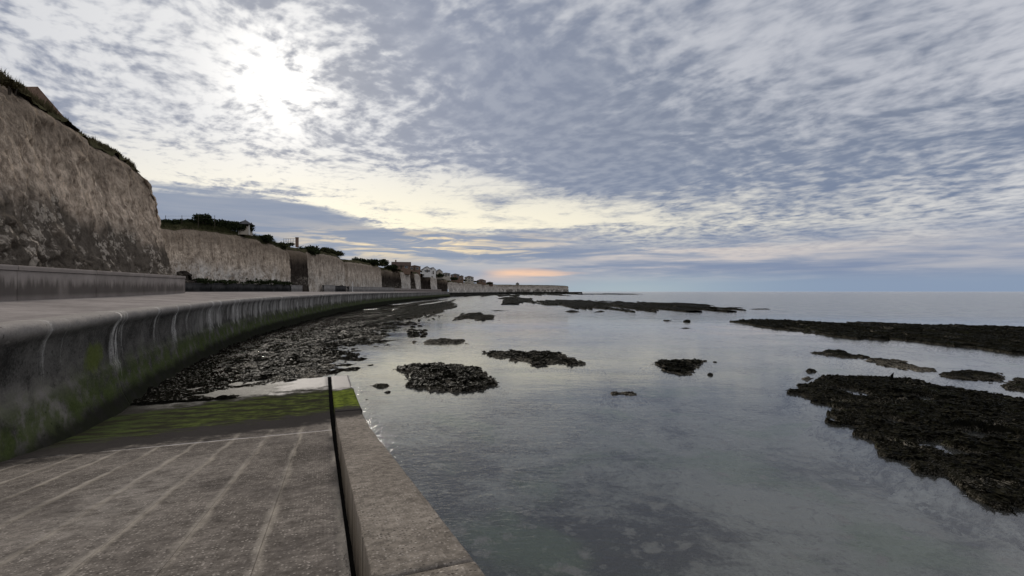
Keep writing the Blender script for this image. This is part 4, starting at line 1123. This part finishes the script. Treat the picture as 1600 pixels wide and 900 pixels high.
reef('thin sliver of rock alone in mid distance, left of a round stone', [(1028, 501), (1040, 499.5), (1048, 501), (1038, 502)], 0.25, M_REEF, G_R)
reef('thin sliver of rock below the lone round stone in mid distance', [(1060, 513), (1072, 511.5), (1083, 513), (1072, 514)], 0.22, M_REEF, G_R)
reef('faint low sliver of rock in the pale water before the far reef', [(765, 485), (780, 484.2), (792, 485.2), (778, 486)], 0.25, M_REEF, G_R)
# shore rubble between the wall foot and the water
G_S = 'dark rubble beds along the foot of the sea wall'
reef('glistening black rubble bed beside the head of the slipway', [(330, 606), (372, 575), (420, 552), (470, 541), (508, 537), (503, 550), (528, 560), (514, 577), (506, 588), (440, 597), (395, 604)], 0.34, M_REEFP, G_S, pools=0.5, maxn=200000, weed=16000)
reef('second rubble bed, dark and broken by pools, beyond the slipway', [(412, 552), (470, 520), (540, 505), (585, 500), (603, 506), (582, 518), (600, 527), (560, 534), (512, 539), (460, 542)], 0.34, M_REEF, G_S, pools=0.8, maxn=120000, weed=12000)
reef('third rubble bed where the wall curves away', [(500, 515), (560, 496), (610, 485), (675, 479), (690, 494), (640, 500), (604, 506)], 0.42, M_REEF, G_S, pools=0.6, maxn=90000)
reef('farthest rubble bed under the far part of the sea wall', [(600, 486), (640, 476), (700, 468), (716, 475), (700, 489), (655, 495)], 0.5, M_REEFD, G_S, pools=0.6)
reef('black rubble close under the middle of the sea wall', [(250, 630), (300, 592), (372, 545), (440, 517), (500, 502), (500, 514), (420, 545), (372, 574), (330, 605)], 0.28, M_REEFD, G_S, pools=0.3, maxn=90000, weed=14000)
reef('dark rubble close under the far curve of the sea wall', [(470, 508), (560, 486), (640, 471), (690, 465), (690, 470), (620, 481), (560, 495), (500, 512)], 0.45, M_REEFD, G_S, pools=0.3)

# loose stones
def stone_mesh(seed):
    r_ = np.random.default_rng(seed)
    u = np.linspace(0, 2 * math.pi, 9)[:-1]; vv = np.linspace(-0.25 * math.pi, 0.5 * math.pi, 6)
    V = []
    ax = r_.uniform(0.7, 1.2, 3)
    for a in vv:
        for b in u:
            k = 1 + (r_.random() - .5) * 0.45
            V.append((math.cos(a) * math.cos(b) * k * ax[0], math.cos(a) * math.sin(b) * k * ax[1], math.sin(a) * 0.7 * k * ax[2]))
    F = []
    for i in range(5):
        for j in range(8):
            F.append((i * 8 + j, i * 8 + (j + 1) % 8, (i + 1) * 8 + (j + 1) % 8, (i + 1) * 8 + j))
    me = bpy.data.meshes.new('stone'); me.from_pydata(V, [], F); me.update()
    me.materials.append(M_REEF)
    return me
SM = [stone_mesh(k) for k in range(6)]
def stone(px, py, size, label, group=None, rz=0, flat=0.8, k=0):
    X, Y = at(px, py)
    o = bpy.data.objects.new('stone', SM[k % 6]); COL.objects.link(o)
    o.location = (X, Y, 0.02 * size); o.scale = (size, size, size * flat); o.rotation_euler = (0, 0, rz)
    return tag(o, label, 'stone', group)
stone(606, 613, 0.13, 'single dark round stone near the slipway tip', k=1)
stone(1110, 586, 0.16, 'single dark stone right of the heart shaped rock', k=2)
stone(1117, 566, 0.16, 'tiny flat stone off the right point of the heart shaped rock', flat=0.4, k=3)
stone(1073, 503, 0.42, 'lone round dark stone in mid distance', k=4)
stone(700, 540, 0.2, 'small stone off the edge of the second rubble bed', k=0, flat=0.5) if False else None
r2 = random.Random(5)
shore = [((560, 600), (505, 530)), ((600, 660), (500, 520)), ((480, 560), (535, 570)), ((620, 700), (488, 504)), ((400, 500), (545, 584)), ((640, 665), (515, 527))]
for i in range(150):
    (xa, xb), (ya, yb) = shore[i % 6]
    px, py = r2.uniform(xa, xb), r2.uniform(ya, yb)
    if py < 512 and px > 690: continue
    stone(px, py, r2.uniform(0.06, 0.2) * (1 + (600 - py) / 120), 'small dark stone scattered in the shallows along the shore rubble', 'loose stones along the shore', r2.uniform(0, 6), r2.uniform(0.4, 0.9), i)
# upright spike of rock on the large reef
X, Y = at(1401, 600)
mb = MB(); mb.tube((0, 0, 0.0), (0.05, 0, 0.36), 0.14, 0.07, 7); mb.tube((0.04, 0, 0.33), (0.17, 0.02, 0.52), 0.075, 0.015, 7)
o = mb.build('rock_spike', M_REEFD); o.location = (X, Y + 0.3, 0.08); o.scale = (.7, .7, .7)
tag(o, 'small pointed dark spike standing up on the large black reef', 'rock')

# ------------------------------------------------------------------ plants
def leaf_cloud(name, lobes, n, size, mat, parent=None, seed=0, flat=0.0):
    """lobes: (cx, cy, cz, rx, ry, rz); leaves spread through the volume, denser near the skin"""
    r_ = np.random.default_rng(seed)
    w = np.array([l[3] * l[4] * l[5] for l in lobes]) ** 0.67; w /= w.sum()
    k = r_.choice(len(lobes), n, p=w); L = np.array(lobes)[k]
    d = r_.normal(size=(n, 3)); d /= np.linalg.norm(d, axis=1, keepdims=True)
    rad = (r_.random(n) ** 0.45) * (1 + 0.22 * (r_.random(n) - 0.4))
    C = L[:, :3] + d * rad[:, None] * L[:, 3:]
    C[:, 2] = np.maximum(C[:, 2], L[:, 2] - L[:, 5] * 0.9)
    a = r_.normal(size=(n, 3)); a /= np.linalg.norm(a, axis=1, keepdims=True)
    b = np.cross(a, r_.normal(size=(n, 3))); b /= np.linalg.norm(b, axis=1, keepdims=True)
    s = size * r_.uniform(0.6, 1.4, n)[:, None]
    V = np.stack([C - a * s, C + b * s * .55, C + a * s, C - b * s * .55], 1).reshape(-1, 3)
    return mesh_np(name, V, np.arange(4 * n).reshape(-1, 4), mat, parent)

def bush(px, py, Y, w, h, label, n=500, size=0.22, mat=None, name='bush', cat='bush', group=None, seed=0, depth=None, lob=5):
    """px, py: foot of the bush in the photograph, at distance Y"""
    if Y > 100 and py < 432: Y *= 1.045
    X = (px - 800) / FPX * Y; Z = EYE + (HOR - py) / FPX * Y
    root = empty(name, (X, Y, Z)); tag(root, label, cat, group)
    r_ = random.Random(seed + 3); dp = depth or w * 0.7
    lobes = [(r_.uniform(-.5, .5) * w * .7, r_.uniform(-.5, .5) * dp * .6, h * r_.uniform(.25, .5), w * r_.uniform(.2, .32), dp * r_.uniform(.25, .4), h * r_.uniform(.35, .5)) for _ in range(lob)]
    lobes.append((0, 0, h * .22, w * .5, dp * .45, h * .42)); n = int(n * 1.5); size *= 1.15
    leaf_cloud('crown', lobes, n, size, mat or M_LEAF, root, seed)
    mb = MB()
    for l in lobes:
        mb.tube((l[0] * .6, l[1] * .6, -0.5), (l[0], l[1], l[2]), 0.04, 0.015, 5)
    mb.build('stem', M_STEM, root)
    return root

# hedge along the second cliff's top
pts_h = []
hd = empty('hedge', (-58.5, 94, 15.9))
tag(hd, 'long dark clipped hedge on top of the second cliff', 'hedge')
r3 = random.Random(2); lobes = []
for k in range(26):
    f = k / 25
    px = 248 + (392 - 248) * f
    Y = 88 + 14 * f
    ztop = EYE + (HOR - np.interp(px, [248, 300, 315, 345, 360, 392], [343, 342.5, 340.5, 343, 345, 349])) / FPX * Y
    zb = EYE + (HOR - np.interp(px, [248, 392], [354, 362])) / FPX * Y
    X = (px - 800) / FPX * Y
    hz = (ztop - zb) / 2
    lobes.append((X + 58.5, Y - 94, (ztop + zb) / 2 - 15.9, 0.75, 0.9, hz * 1.0))
leaf_cloud('foliage', lobes, 9000, 0.20, M_LEAF, hd, 4)
mb = MB()
for l in lobes[::2]: mb.tube((l[0], l[1], l[2] - l[5] - 0.5), (l[0], l[1], l[2]), 0.05, 0.02, 5)
mb.build('stem', M_STEM, hd)
bush(318, 345, 92.5, 3.2, 1.5, 'rounded bush rising above the clipped hedge', 700, 0.20, M_LEAF, seed=2)
bush(412, 376, 105, 4.2, 1.5, 'low dark scrub beside the small pavilion on the second cliff', 700, 0.2, M_LEAF, seed=3)
bush(440, 386, 112, 4.0, 1.3, 'low scrub at the dropping end of the second cliff', 500, 0.2, M_LEAF2, seed=4)
bush(446, 385, 130, 4.5, 1.3, 'dark shrub in front of the fenced terrace', 500, 0.2, M_LEAF, seed=5)
bush(481, 399, 135, 5.6, 3.4, 'large dark ivy bush overhanging the gully', 1600, 0.24, M_LEAF, seed=6)
bush(492, 396, 137, 3.4, 2.6, 'dark ivy hanging at the right corner of the gully', 800, 0.24, M_LEAF, seed=16)
bush(505, 396, 146, 4.6, 2.2, 'rounded bush on the buttress nearest the gully', 800, 0.24, M_LEAF2, seed=7)
bush(519, 397, 152, 4.2, 2.0, 'olive bush on the middle of the buttress', 700, 0.24, M_LEAF2, seed=8)
bush(531, 399, 156, 3.4, 1.7, 'end bush at the right of the buttress', 600, 0.24, M_LEAF2, seed=9)
bush(552, 411, 176, 4.6, 1.3, 'low green scrub at the start of the smooth cliff', 500, 0.26, M_LEAF, seed=10)
bush(562, 412, 181, 6.0, 2.6, 'tall dark bush on top of the smooth cliff', 900, 0.28, M_LEAF, seed=11)
bush(576, 413, 188, 9.0, 2.3, 'broad dark bush on top of the smooth cliff', 1000, 0.28, M_LEAF, seed=12)
bush(590, 415, 194, 6.0, 1.6, 'small scrub between two taller bushes', 400, 0.28, M_LEAF2, seed=13)
bush(600, 414.5, 200, 3.6, 2.9, 'pointed dark small tree at the right end of the smooth cliff', 700, 0.28, M_LEAF, seed=14)
bush(612, 420, 215, 6.0, 2.4, 'dark scrub below the first distant roofs', 800, 0.3, M_LEAF, seed=15)
for k, (px, py, Y, w, h) in enumerate([(628, 424, 252, 8, 2.4), (650, 426, 290, 7, 2.0), (667, 429, 312, 7, 2.2), (686, 432, 352, 8, 2.4), (708, 437, 430, 9, 2.6), (722, 439, 480, 8, 2.2), (743, 441, 560, 8, 2.0), (764, 444, 650, 10, 2.2)]):
    bush(px, py, Y, w, h, ['dark scrub under the long brown roofed house', 'scrub under the flat fronted house', 'scrub below the white gables', 'dark scrub on the broad dark cliff', 'scrub beneath the dark gabled house', 'scrub left of the square house', 'scrub right of the square house', 'scrub below the last far houses'][k], 500, 0.4, M_LEAF, seed=30 + k)
# scrub along the dark low wall
scr = [(302, 443, 90, 8, 1.1), (330, 443.5, 94, 8, 1.0), (358, 444, 98, 8, 1.1), (386, 444, 102, 8, 1.4), (412, 444.5, 107, 7.5, 1.2), (436, 445, 112, 6, 0.9)]
for k, (px, py, Y, w, h) in enumerate(scr):
    bush(px, py, Y - 1.5, w, h, ['scrub at the left end of the dark low wall', 'second clump of scrub on the dark low wall', 'third clump of scrub on the dark low wall', 'tallest clump of scrub on the dark low wall', 'fifth clump of scrub on the dark low wall', 'last clump of scrub on the dark low wall'][k], 600, 0.16, M_LEAF, seed=50 + k, depth=1.6)
bush(322, 455, 90, 1.6, 1.6, 'dark shrub growing in front of the dark low wall', 350, 0.14, M_LEAF, seed=60, depth=1.2)
bush(520, 447, 157, 6, 1.0, 'dark scrub on the recessed low wall', 400, 0.2, M_LEAF, seed=61, depth=1.5)

mb = MB()
sm = stone_mesh(77); V = np.array([v.co for v in sm.vertices]); sm2 = bpy.data.meshes.new('recess_fill')
u_, v_ = np.meshgrid(np.linspace(0, 2 * math.pi, 40), np.linspace(0, 1, 30), indexing='ij')
rr_ = (1 - 0.55 * v_ ** 2.2) * (v_ < 0.999) * (1 + 1.3 * (fbm(u_ * 1.5, v_ * 5, 5, 4) - .5))
o = mesh_np('recess_lump', np.stack([np.cos(u_) * rr_ * 1.7, np.sin(u_) * rr_ * 1.6, v_ * 4.6 - .6], -1).reshape(-1, 3), grid_faces(40, 30), M_CLD, None, np.stack([u_, v_ * .5], -1).reshape(-1, 2), False)  # added dark lump in place of a shaded recess in the cliff
o.location = (-58.0, 87.3, 4.3); o.scale = (1, 1, .85); o.rotation_euler = (0, R(-12), 0); tag(o, 'dark lump standing in for a dark recess at the left foot of the second cliff', 'rock')
# dry grass along the nearest rim
def rim_grass(label, RIM, RN, y0, y1, n, lo, hi, seed, mat, spread=1.4):
    r_ = np.random.default_rng(seed)
    idx = np.where((RIM[:, 1] > y0) & (RIM[:, 1] < y1))[0]
    k = r_.choice(idx, n); of = r_.uniform(-0.5, spread, n)
    C = RIM[k].copy(); C[:, 0] -= RN[k, 0] * of; C[:, 1] -= RN[k, 1] * of; C[:, 2] += 0.05 + np.clip(of, -1, 0) * 0.9
    clump = fbm(RIM[k, 1] * 0.8, RIM[k, 0] * 0.8, seed, 3)
    h = r_.uniform(lo, hi, n) * (0.4 + 1.2 * clump)
    a = r_.uniform(0, 2 * math.pi, n); w = 0.035
    L = r_.uniform(0, 0.5, n) * h; b = r_.uniform(0, 2 * math.pi, n)
    tx, ty = np.cos(a) * w, np.sin(a) * w
    T_ = C + np.stack([np.cos(b) * L, np.sin(b) * L, h], 1)
    V = np.stack([C + np.stack([tx, ty, 0 * tx], 1), C - np.stack([tx, ty, 0 * tx], 1), T_], 1).reshape(-1, 3)
    o = mesh_np('grass', V, np.arange(3 * n).reshape(-1, 3), mat)
    return tag(o, label, 'grass', kind='stuff')
rim_grass('dry dark grass fringing the rim of the nearest cliff', RIM1, RN1, 8, 52, 26000, 0.18, 0.5, 1, M_BLADE, 1.6)
rim_grass('rough grass fringing the rim of the second cliff', RIM2, RN2, 74, 121, 14000, 0.3, 0.9, 2, M_LEAF2, 1.8)
# thicker tufts
for k, (px, py, Y, w, h, lb) in enumerate([(16, 134, 28.0, 1.0, 0.4, 'grass tuft at the upper left of the nearest rim')]):
    bush(px, py, Y, w, h, lb, 500, 0.07, M_BLADE, 'grass_tuft', 'grass tuft', seed=70 + k)

# ------------------------------------------------------------------ buildings
def window(root, c, w, h, axis_, d=0.06):
    """axis_: unit outward direction; c centre on the wall face"""
    ang = math.atan2(axis_[0], -axis_[1])
    mb = MB(); t = 0.07
    for dx, dz, sx, sz in ((-w / 2, 0, t, h), (w / 2, 0, t, h), (0, h / 2, w + t, t), (0, -h / 2, w + t * 2, t), (0, 0, t * .7, h)):
        mb.box((dx, 0, dz), (sx, 0.12, sz))
    f = mb.build('window', M_RENDER, root); f.location = (c[0] + axis_[0] * d, c[1] + axis_[1] * d, c[2]); f.rotation_euler = (0, 0, ang)
    mb = MB(); mb.box((0, 0, 0), (w, 0.03, h)); mb.build('pane', M_GLASS, f)

def house(label, px, py, Y, w, d, h, rh, rz, wall, roof, style='gable', wins=((-.25, .5), (.25, .5)), chim=0, cat='house', ridge=None):
    """px, py: middle of the foot; the front faces the camera (-Y) before rz"""
    X = (px - 800) / FPX * Y; Z = EYE + (HOR - py) / FPX * Y
    root = empty('house', (X, Y, Z), rz); tag(root, label, cat)
    mb = MB(); mb.box((0, 0, h / 2 - 1.5), (w, d, h + 3.0)); 
    if style == 'front_gable':
        mb.poly([(-w / 2, -d / 2, h), (w / 2, -d / 2, h), (0, -d / 2, h + rh), (-w / 2, d / 2, h), (w / 2, d / 2, h), (0, d / 2, h + rh)], [(0, 1, 2), (4, 3, 5), (0, 2, 5, 3), (1, 4, 5, 2)])
    if style == 'gable':
        mb.poly([(-w / 2, -d / 2, h), (-w / 2, d / 2, h), (-w / 2, 0, h + rh), (w / 2, -d / 2, h), (w / 2, d / 2, h), (w / 2, 0, h + rh)], [(1, 0, 2), (3, 4, 5), (0, 3, 5, 2), (4, 1, 2, 5)])
    mb.build('wall', wall, root)
    e = 0.35; mb = MB(); t = 0.18
    if style == 'gable':
        for sgn in (-1, 1):
            a = (-w / 2 - e, sgn * (d / 2 + e), h - e * rh / (d / 2)); b = (w / 2 + e, sgn * (d / 2 + e), a[2])
            c, dd = (w / 2 + e, 0, h + rh), (-w / 2 - e, 0, h + rh)
            top = [(q[0], q[1], q[2] + t) for q in (a, b, c, dd)]; bot = [(q[0], q[1], q[2] + 0.01) for q in (a, b, c, dd)]
            mb.poly(top + bot, [(0, 1, 2, 3), (7, 6, 5, 4), (0, 4, 5, 1), (1, 5, 6, 2), (2, 6, 7, 3), (3, 7, 4, 0)])
    elif style == 'front_gable':
        for sgn in (-1, 1):
            a = (sgn * (w / 2 + e), -d / 2 - e, h - e * rh / (w / 2)); b = (a[0], d / 2 + e, a[2])
            c, dd = (0, d / 2 + e, h + rh), (0, -d / 2 - e, h + rh)
            top = [(q[0], q[1], q[2] + t) for q in (a, b, c, dd)]; bot = [(q[0], q[1], q[2] + 0.01) for q in (a, b, c, dd)]
            mb.poly(top + bot, [(0, 1, 2, 3), (7, 6, 5, 4), (0, 4, 5, 1), (1, 5, 6, 2), (2, 6, 7, 3), (3, 7, 4, 0)])
    elif style == 'hip':
        k = ridge if ridge is not None else max(0.0, w / 2 - d / 2) * 0.9
        b4 = [(-w / 2 - e, -d / 2 - e, h), (w / 2 + e, -d / 2 - e, h), (w / 2 + e, d / 2 + e, h), (-w / 2 - e, d / 2 + e, h)]
        r4 = [(-k - .02, 0, h + rh), (k + .02, 0, h + rh)]
        mb.poly(b4 + r4, [(0, 1, 5, 4), (1, 2, 5), (2, 3, 4, 5), (3, 0, 4), (3, 2, 1, 0)])
    else:
        mb.box((0, 0, h + t / 2), (w + 2 * e, d + 2 * e, t))
    r = mb.build('roof', roof, root)
    for k in range(chim):
        cx = (-0.3 + 0.6 * k) * w
        mb = MB(); mb.box((cx, 0.1, h + rh + 0.3), (0.7, 0.6, 1.6)); mb.box((cx, 0.1, h + rh + 1.13), (0.85, 0.75, 0.12))
        c = mb.build('chimney', M_BRICK, r)
    for fx, fz in wins:
        window(root, (fx * w, -d / 2, fz * h), min(1.5, w * .22), 1.2, (0, -1, 0))
    for fy in (-0.22, 0.25):
        window(root, (w / 2, fy * d, 0.5 * h), 1.3, 1.2, (1, 0, 0))
    mb = MB(); mb.box((0, -d / 2 - 0.04, 1.0), (0.9, 0.08, 2.0)); mb.build('door', M_TIMBER, root)
    return root
house('steep roofed brown brick house peeping over the rim of the nearest cliff', 16, 205, 37, 5.0, 3.6, 0.95, 2.4, 0, M_BRICK, M_BRICK, 'hip', chim=0, ridge=2.05)
# its two thin chimney pots stand on the ridge
house('long low brown roofed house, first of the distant row on the cliff', 627, 420, 262, 9.5, 6.5, 1.6, 1.9, R(12), M_BRICK, M_TILE, 'gable', ((-.3, .5), (0.28, .5)), 1)
house('flat fronted brown house with a white end post, second of the distant row', 648, 423.5, 296, 6.6, 6.5, 2.6, 1.0, R(8), M_BRICK, M_TILE, 'hip', ((-.25, .55), (.25, .55)), 0)
house('house with grey pitched roof and white front, third of the distant row', 666, 426, 318, 5.5, 7, 1.9, 1.9, R(20), M_RENDER, M_SLATE, 'front_gable', ((-.2, .5), (.2, .5)), 0)
house('narrow house with a bright white gable in the distant row', 675, 428.5, 336, 3.6, 6.5, 2.8, 1.7, R(24), M_RENDER, M_SLATE, 'front_gable', ((0, .6),), 0)
house('small dark gabled house right of the bright white gable', 685.5, 430, 356, 4.3, 6.5, 2.3, 1.8, R(20), M_CREAM, M_SLATE, 'front_gable', ((0, .55),), 0)
house('wide cream house with flat grey roof in the distant row', 696.5, 432.5, 392, 6.8, 7, 2.6, 0.8, R(10), M_CREAM, M_SLATE, 'hip', ((-.28, .55), (.0, .55), (.28, .55)), 0)
house('dark house with a white side wall before the square house', 711, 437, 440, 7.5, 7.5, 4.4, 1.2, R(10), M_BRICK, M_SLATE, 'hip', ((-.3, .35), (.28, .35), (-.3, .75), (.28, .75)), 0)
house('slim brick house touching the dark house on its right', 721, 438, 470, 3.6, 7, 4.0, 0.9, R(8), M_BRICK, M_SLATE, 'hip', ((-.2, .3), (.2, .7)), 0)
house('square two storey house standing alone on the far white cliffs', 733, 440.5, 530, 9.6, 8, 5.0, 1.4, R(4), M_CREAM, M_TILE, 'hip', ((-.32, .3), (0, .3), (.32, .3), (-.32, .74), (0, .74), (.32, .74)), 0)
house('low brown roofed house beyond the square house', 752, 441.5, 600, 11, 8, 2.4, 1.8, R(5), M_BRICK, M_TILE, 'hip', ((-.3, .5), (.3, .5)), 0)
house('last low house before the headland', 765, 444, 660, 9, 8, 2.2, 1.2, R(5), M_BRICK, M_TILE, 'hip', ((-.3, .5), (.3, .5)), 0)
house('tiny pavilion alone on top of the farthest headland', 808.5, 445.2, 870, 6.0, 5, 2.2, 2.2, 0, M_CREAM, M_SLATE, 'hip', ((-.3, .5), (.3, .5)), 0)

# small pavilion with pyramid roof on the second cliff
Y = 101.5; X = (383.5 - 800) / FPX * Y; Z = EYE + (HOR - 362.5) / FPX * Y
pv = empty('pavilion', (X, Y, Z), R(12)); pv.scale = (.82, .82, .82); tag(pv, 'small pavilion with pyramid roof and finial behind the clipped hedge', 'pavilion')
mb = MB()
for sx in (-1, 1):
    for sy in (-1, 1):
        mb2 = MB(); mb2.box((sx * 1.2, sy * 1.2, 0.55), (0.16, 0.16, 2.7)); mb2.build('post', M_RENDER, pv)
mb.box((0, 1.1, 0.5), (2.3, 0.08, 2.5)); mb.box((-1.15, 0, 0.5), (0.08, 2.1, 2.5)); mb.box((1.15, 0, 0.5), (0.08, 2.1, 2.5)); mb.box((0, -1.1, 0.3), (2.3, 0.08, 2.1)); mb.build('wall', M_CREAM, pv)
mb = MB(); e = 1.75
mb.poly([(-e, -e, 1.82), (e, -e, 1.82), (e, e, 1.82), (-e, e, 1.82), (0, 0, 3.05)], [(0, 1, 4), (1, 2, 4), (2, 3, 4), (3, 0, 4), (3, 2, 1, 0)])
mb.box((0, 0, 1.83), (2 * e + .08, 2 * e + .08, 0.10)); rf = mb.build('roof', M_SLATE, pv)
mb = MB(); mb.tube((0, 0, 3.0), (0, 0, 3.45), 0.06, 0.02, 6); mb.build('finial', M_RENDER, rf)

# fenced terrace at the head of the gully
Y = 135; X = (457 - 800) / FPX * Y; Z = EYE + (HOR - 381) / FPX * Y
tr = empty('terrace_railing', (X, Y, Z), R(-8)); tag(tr, 'railing with a brick end pier above the dark gully', 'railing')
mb = MB(); mb.box((1.35, 0, 0.35), (0.62, 0.6, 2.6)); mb.box((1.35, 0, 1.7), (0.75, 0.72, 0.12)); mb.build('pier', M_BRICK, tr)
for k in range(6):
    mb = MB(); mb.box((-2.6 + k * 0.7, 0, 0.5), (0.06, 0.06, 2.0)); mb.build('post', M_TIMBER, tr)
for zz in (0.75, 1.42):
    mb = MB(); mb.box((-0.8, 0, zz), (3.8, 0.05, 0.07)); mb.build('rail', M_TIMBER, tr)

# white post on the promenade, second post further on
for px, Y, h, lb in ((551, 158.5, 3.0, 'tall thin white post in front of the long pale low wall'), (630, 240, 2.6, 'distant short pale post on the promenade near its far end')):
    X = (px - 800) / FPX * Y
    o = empty('post', (X, Y, 3.95)); o.name = 'marker_post'; tag(o, lb, 'post')
    mb = MB(); mb.tube((0, 0, -0.1), (0, 0, h), 0.10, 0.085, 10); mb.build('shaft', M_POST, o)
    mb = MB(); mb.tube((0, 0, -0.02), (0, 0, 0.14), 0.2, 0.17, 10); mb.build('foot_plate', M_POST, o)
    mb = MB(); mb.tube((0, 0, h), (0, 0, h + 0.06), 0.11, 0.05, 10); mb.build('cap', M_POST, o)
# wire fence at the left of the hedge
Y0 = 86
fn = empty('wire_fence', ((262 - 800) / FPX * 90, 90, EYE + (HOR - 345) / FPX * 90)); tag(fn, 'thin wire fence posts standing above the left end of the hedge', 'fence')
for k in range(4):
    mb = MB(); mb.tube((k * 3.0 - 0.4, 0, -1.2), (k * 3.0 - 0.4, 0, 1.0), 0.04, 0.04, 6); mb.build('post', M_TIMBER, fn)
for zz in (0.35, 0.85):
    mb = MB(); mb.tube((-0.4, 0, zz), (8.6, 0, zz), 0.012, 0.012, 5); mb.build('wire', M_TIMBER, fn)
